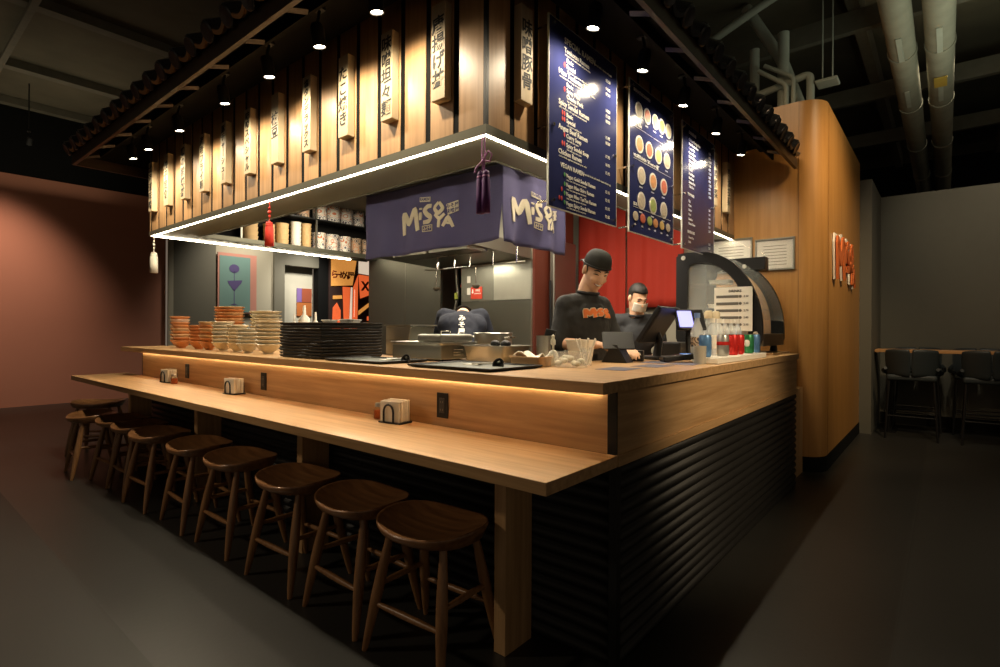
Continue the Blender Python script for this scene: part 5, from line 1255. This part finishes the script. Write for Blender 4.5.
def person(name, label, loc, rz, J, voxel=.0065, top=M_sweat, sleeve='long', tex=None, cap=True, mask=False, cat='person', legs=True):
    t = thing(name, label, cat, loc, rz)
    hipz = .90
    Cc = Vector(J['chest']); N_ = Vector(J['neck']); H = J['head']; hip = Vector(J.get('hip', (0, 0, .90)))
    mb = MB()
    spine = [hip, hip.lerp(Cc, .5) + Vector((0, .01, 0)), Cc, Cc.lerp(N_, .7)]
    cap_(mb, hip + Vector((-.07, 0, 0)), hip + Vector((.07, 0, 0)), .115, .115, 18)
    cap_(mb, hip, Cc, .125, .135, 18)
    for s_ in (-1, 1): cap_(mb, Cc + Vector((s_*.06, 0, -.04)), Cc + Vector((s_*.10, 0, .03)), .105, .085, 16)
    for s_ in ('R', 'L'): cap_(mb, Cc.lerp(N_, .4), Vector(J['sh'+s_]), .068, .050, 16)
    cap_(mb, Cc, N_, .08, .060); cap_(mb, N_, H @ Vector((0, .02, -.05)), .060, .056)
    head_parts(t, H)(mb)
    for s_, sd in (('R', 1), ('L', -1)):
        sh_, el, wr = Vector(J['sh'+s_]), Vector(J['el'+s_]), Vector(J['wr'+s_])
        cap_(mb, sh_, el, .050, .038); cap_(mb, el, wr, .038, .025); d = Vector(J.get('hd'+s_, wr-el)); hand(mb, wr + d.normalized()*.01, d, J.get('up'+s_, (0, 0, 1)), J.get('ts'+s_, sd), J.get('curl', .55))
    for s_ in (-1, 1):
        k_ = Vector((s_*.11, -.02, .48)); a_ = Vector((s_*.12, .0, .09)); cap_(mb, hip + Vector((s_*.09, 0, -.05)), k_, .085, .058); cap_(mb, k_, a_, .056, .040); cap_(mb, a_ + Vector((0, .02, -.045)), a_ + Vector((0, -.15, -.055)), .034, .030)
    me = remeshed(mb, voxel, 5); add_mesh('body', me, M_skin, t)
    mb = MB()
    cap_(mb, hip + Vector((-.075, 0, .02)), hip + Vector((.075, 0, .02)), .135, .135, 18); cap_(mb, hip + Vector((0, 0, .03)), Cc, .143, .152, 20)
    for s_ in (-1, 1): cap_(mb, Cc + Vector((s_*.06, 0, -.04)), Cc + Vector((s_*.105, 0, .03)), .118, .097, 16)
    for s_ in ('R', 'L'): cap_(mb, Cc.lerp(N_, .55), Vector(J['sh'+s_]), .074, .064, 16)
    cap_(mb, Cc, Cc.lerp(N_, .80), .10, .068)
    for s_ in ('R', 'L'):
        sh_, el, wr = Vector(J['sh'+s_]), Vector(J['el'+s_]), Vector(J['wr'+s_])
        if sleeve == 'short': cap_(mb, sh_, sh_.lerp(el, .6), .066, .060)
        else: cap_(mb, sh_, el, .066, .056); cap_(mb, el, el.lerp(wr, J.get('slv', .28)), .056, .048)
    me = remeshed(mb, voxel, 8); sw = add_mesh('sweater' if sleeve == 'long' else 'shirt', me, top, t)
    nt_ = bpy.data.textures.new('folds', 'CLOUDS'); nt_.noise_scale = .09; dm = sw.modifiers.new('folds', 'DISPLACE'); dm.texture = nt_; dm.strength = .016; dm.mid_level = .5
    mb = MB(); rc = N_ + Vector((0, -.002, -.022))
    mb.tube([rc + Vector((.062*math.cos(2*PI*j/24), .060*math.sin(2*PI*j/24), .012*math.sin(2*PI*j/24))) for j in range(24)], .009, 8, closed=True); mb.build('collar', top, t, smooth='all')
    mb = MB(); cap_(mb, hip + Vector((-.07, 0, -.02)), hip + Vector((.07, 0, -.02)), .125, .125, 18)
    for s_ in (-1, 1): k_ = Vector((s_*.11, -.02, .48)); a_ = Vector((s_*.12, .0, .11)); cap_(mb, hip + Vector((s_*.085, 0, -.05)), k_, .100, .074); cap_(mb, k_, a_, .072, .058)
    add_mesh('trousers', remeshed(mb, .009, 6), M_trous, t)
    for s_ in (-1, 1):
        mb = MB(); cap_(mb, (s_*.12, .03, .05), (s_*.12, -.14, .042), .046, .042, flat=.9); add_mesh('shoe', remeshed(mb, .008, 4), M_rubber, t)
    finish_head(t, H, cap, mask)
    return t
def headM(c, yaw, pitch, roll=0): return Matrix.Translation(c) @ Matrix.Rotation(math.radians(yaw), 4, 'Z') @ Matrix.Rotation(math.radians(roll), 4, 'Y') @ Matrix.Rotation(math.radians(pitch), 4, 'X')
J = dict(hip=(0, .03, .92), chest=(0, .0, 1.265), neck=(0, -.04, 1.468), head=headM((.0, -.115, 1.572), -14, 30, 6), shR=(-.135, 0, 1.368), shL=(.135, 0, 1.368), elR=(-.205, -.01, 1.14), elL=(.205, -.06, 1.13), wrR=(-.085, -.225, 1.135), wrL=(.12, -.25, 1.10), hdR=(.65, -.75, -.05), hdL=(-.45, -.85, -.05), upR=(0, -.2, 1), upL=(0, 0, 1), curl=.6, slv=.04)
pc = person('person', 'smiling person in backwards black cap and black sweater looking down at a tablet', (-.805, 1.115, 0), math.radians(70), J)
# printed logo on the sweater
def ssurf(u, v):
    ang = u/.150; return Vector((.02 + .150*math.sin(ang), -.166*math.cos(ang) + .0, 1.315 + v)), Vector((math.sin(ang), -math.cos(ang), 0))
M_so = mat('orange_print', (.75, .20, .05), .7)
logo_mesh(lambda u, v: ssurf(u - .055, v), .36, [(p, w_*2.3) for p, w_ in LOGO], .009).build('white_outline_print', M_logo, pc)
logo_mesh(lambda u, v: ssurf(u - .055, v), .36, [(p, w_*1.5) for p, w_ in LOGO], .013).build('orange_print', M_so, pc)
# register worker in the rear
J2 = dict(hip=(0, .05, .90), chest=(0, -.06, 1.18), neck=(0, -.14, 1.37), head=headM((.0, -.20, 1.49), 20, 30, 0), shR=(-.165, -.08, 1.30), shL=(.165, -.08, 1.30), elR=(-.20, -.14, 1.04), elL=(.22, -.16, 1.04), wrR=(-.07, -.36, 1.00), wrL=(.09, -.38, 1.00), hdR=(.5, -.8, -.1), hdL=(-.4, -.8, -.1))
M_tee = mat('charcoal_shirt', (.030, .032, .036), .85)
p2 = person('person', 'person in black shirt and white face mask leaning behind the register', (-1.20, 2.62, 0), math.radians(35), J2, .008, top=M_tee, sleeve='short', cap=False, mask=True)
H = J2['head']; mb = MB(); mb.grid(lambda a, b: H @ Vector((.068*math.sin((a-.5)*2.6), -.060 - .048*math.cos((a-.5)*2.6) + .01, -.085 + .075*b)), 14, 8); mb.build('face_mask', M_white, p2, smooth='all', solid=.003)
# cook bent over at the line
J3 = dict(hip=(0, .08, .90), chest=(0, -.06, 1.22), neck=(0, -.23, 1.34), head=headM((0, -.36, 1.27), 0, 68, 0), shR=(-.15, -.14, 1.33), shL=(.15, -.14, 1.33), elR=(-.24, -.28, 1.06), elL=(.24, -.28, 1.06), wrR=(-.12, -.46, 1.05), wrL=(.12, -.46, 1.05), hdR=(.3, -.9, -.1), hdL=(-.3, -.9, -.1))
p3 = person('person', 'cook in dark navy shirt seen from behind, bent over at the steel line', (-2.05, 1.34, 0), math.radians(222), J3, .009, top=mat('navy_shirt', (.012, .015, .026), .85), sleeve='short', cap=True)
mb = MB()
for k, s_ in enumerate('みそ屋'): mb.mesh_from(text_mesh(s_, .055, .0008, .002), frame((0, .108+.026*k, 1.29-.052*k), (-1, 0, 0), (0, -.45, .9)))
mb.build('shirt_lettering', M_wht, p3)
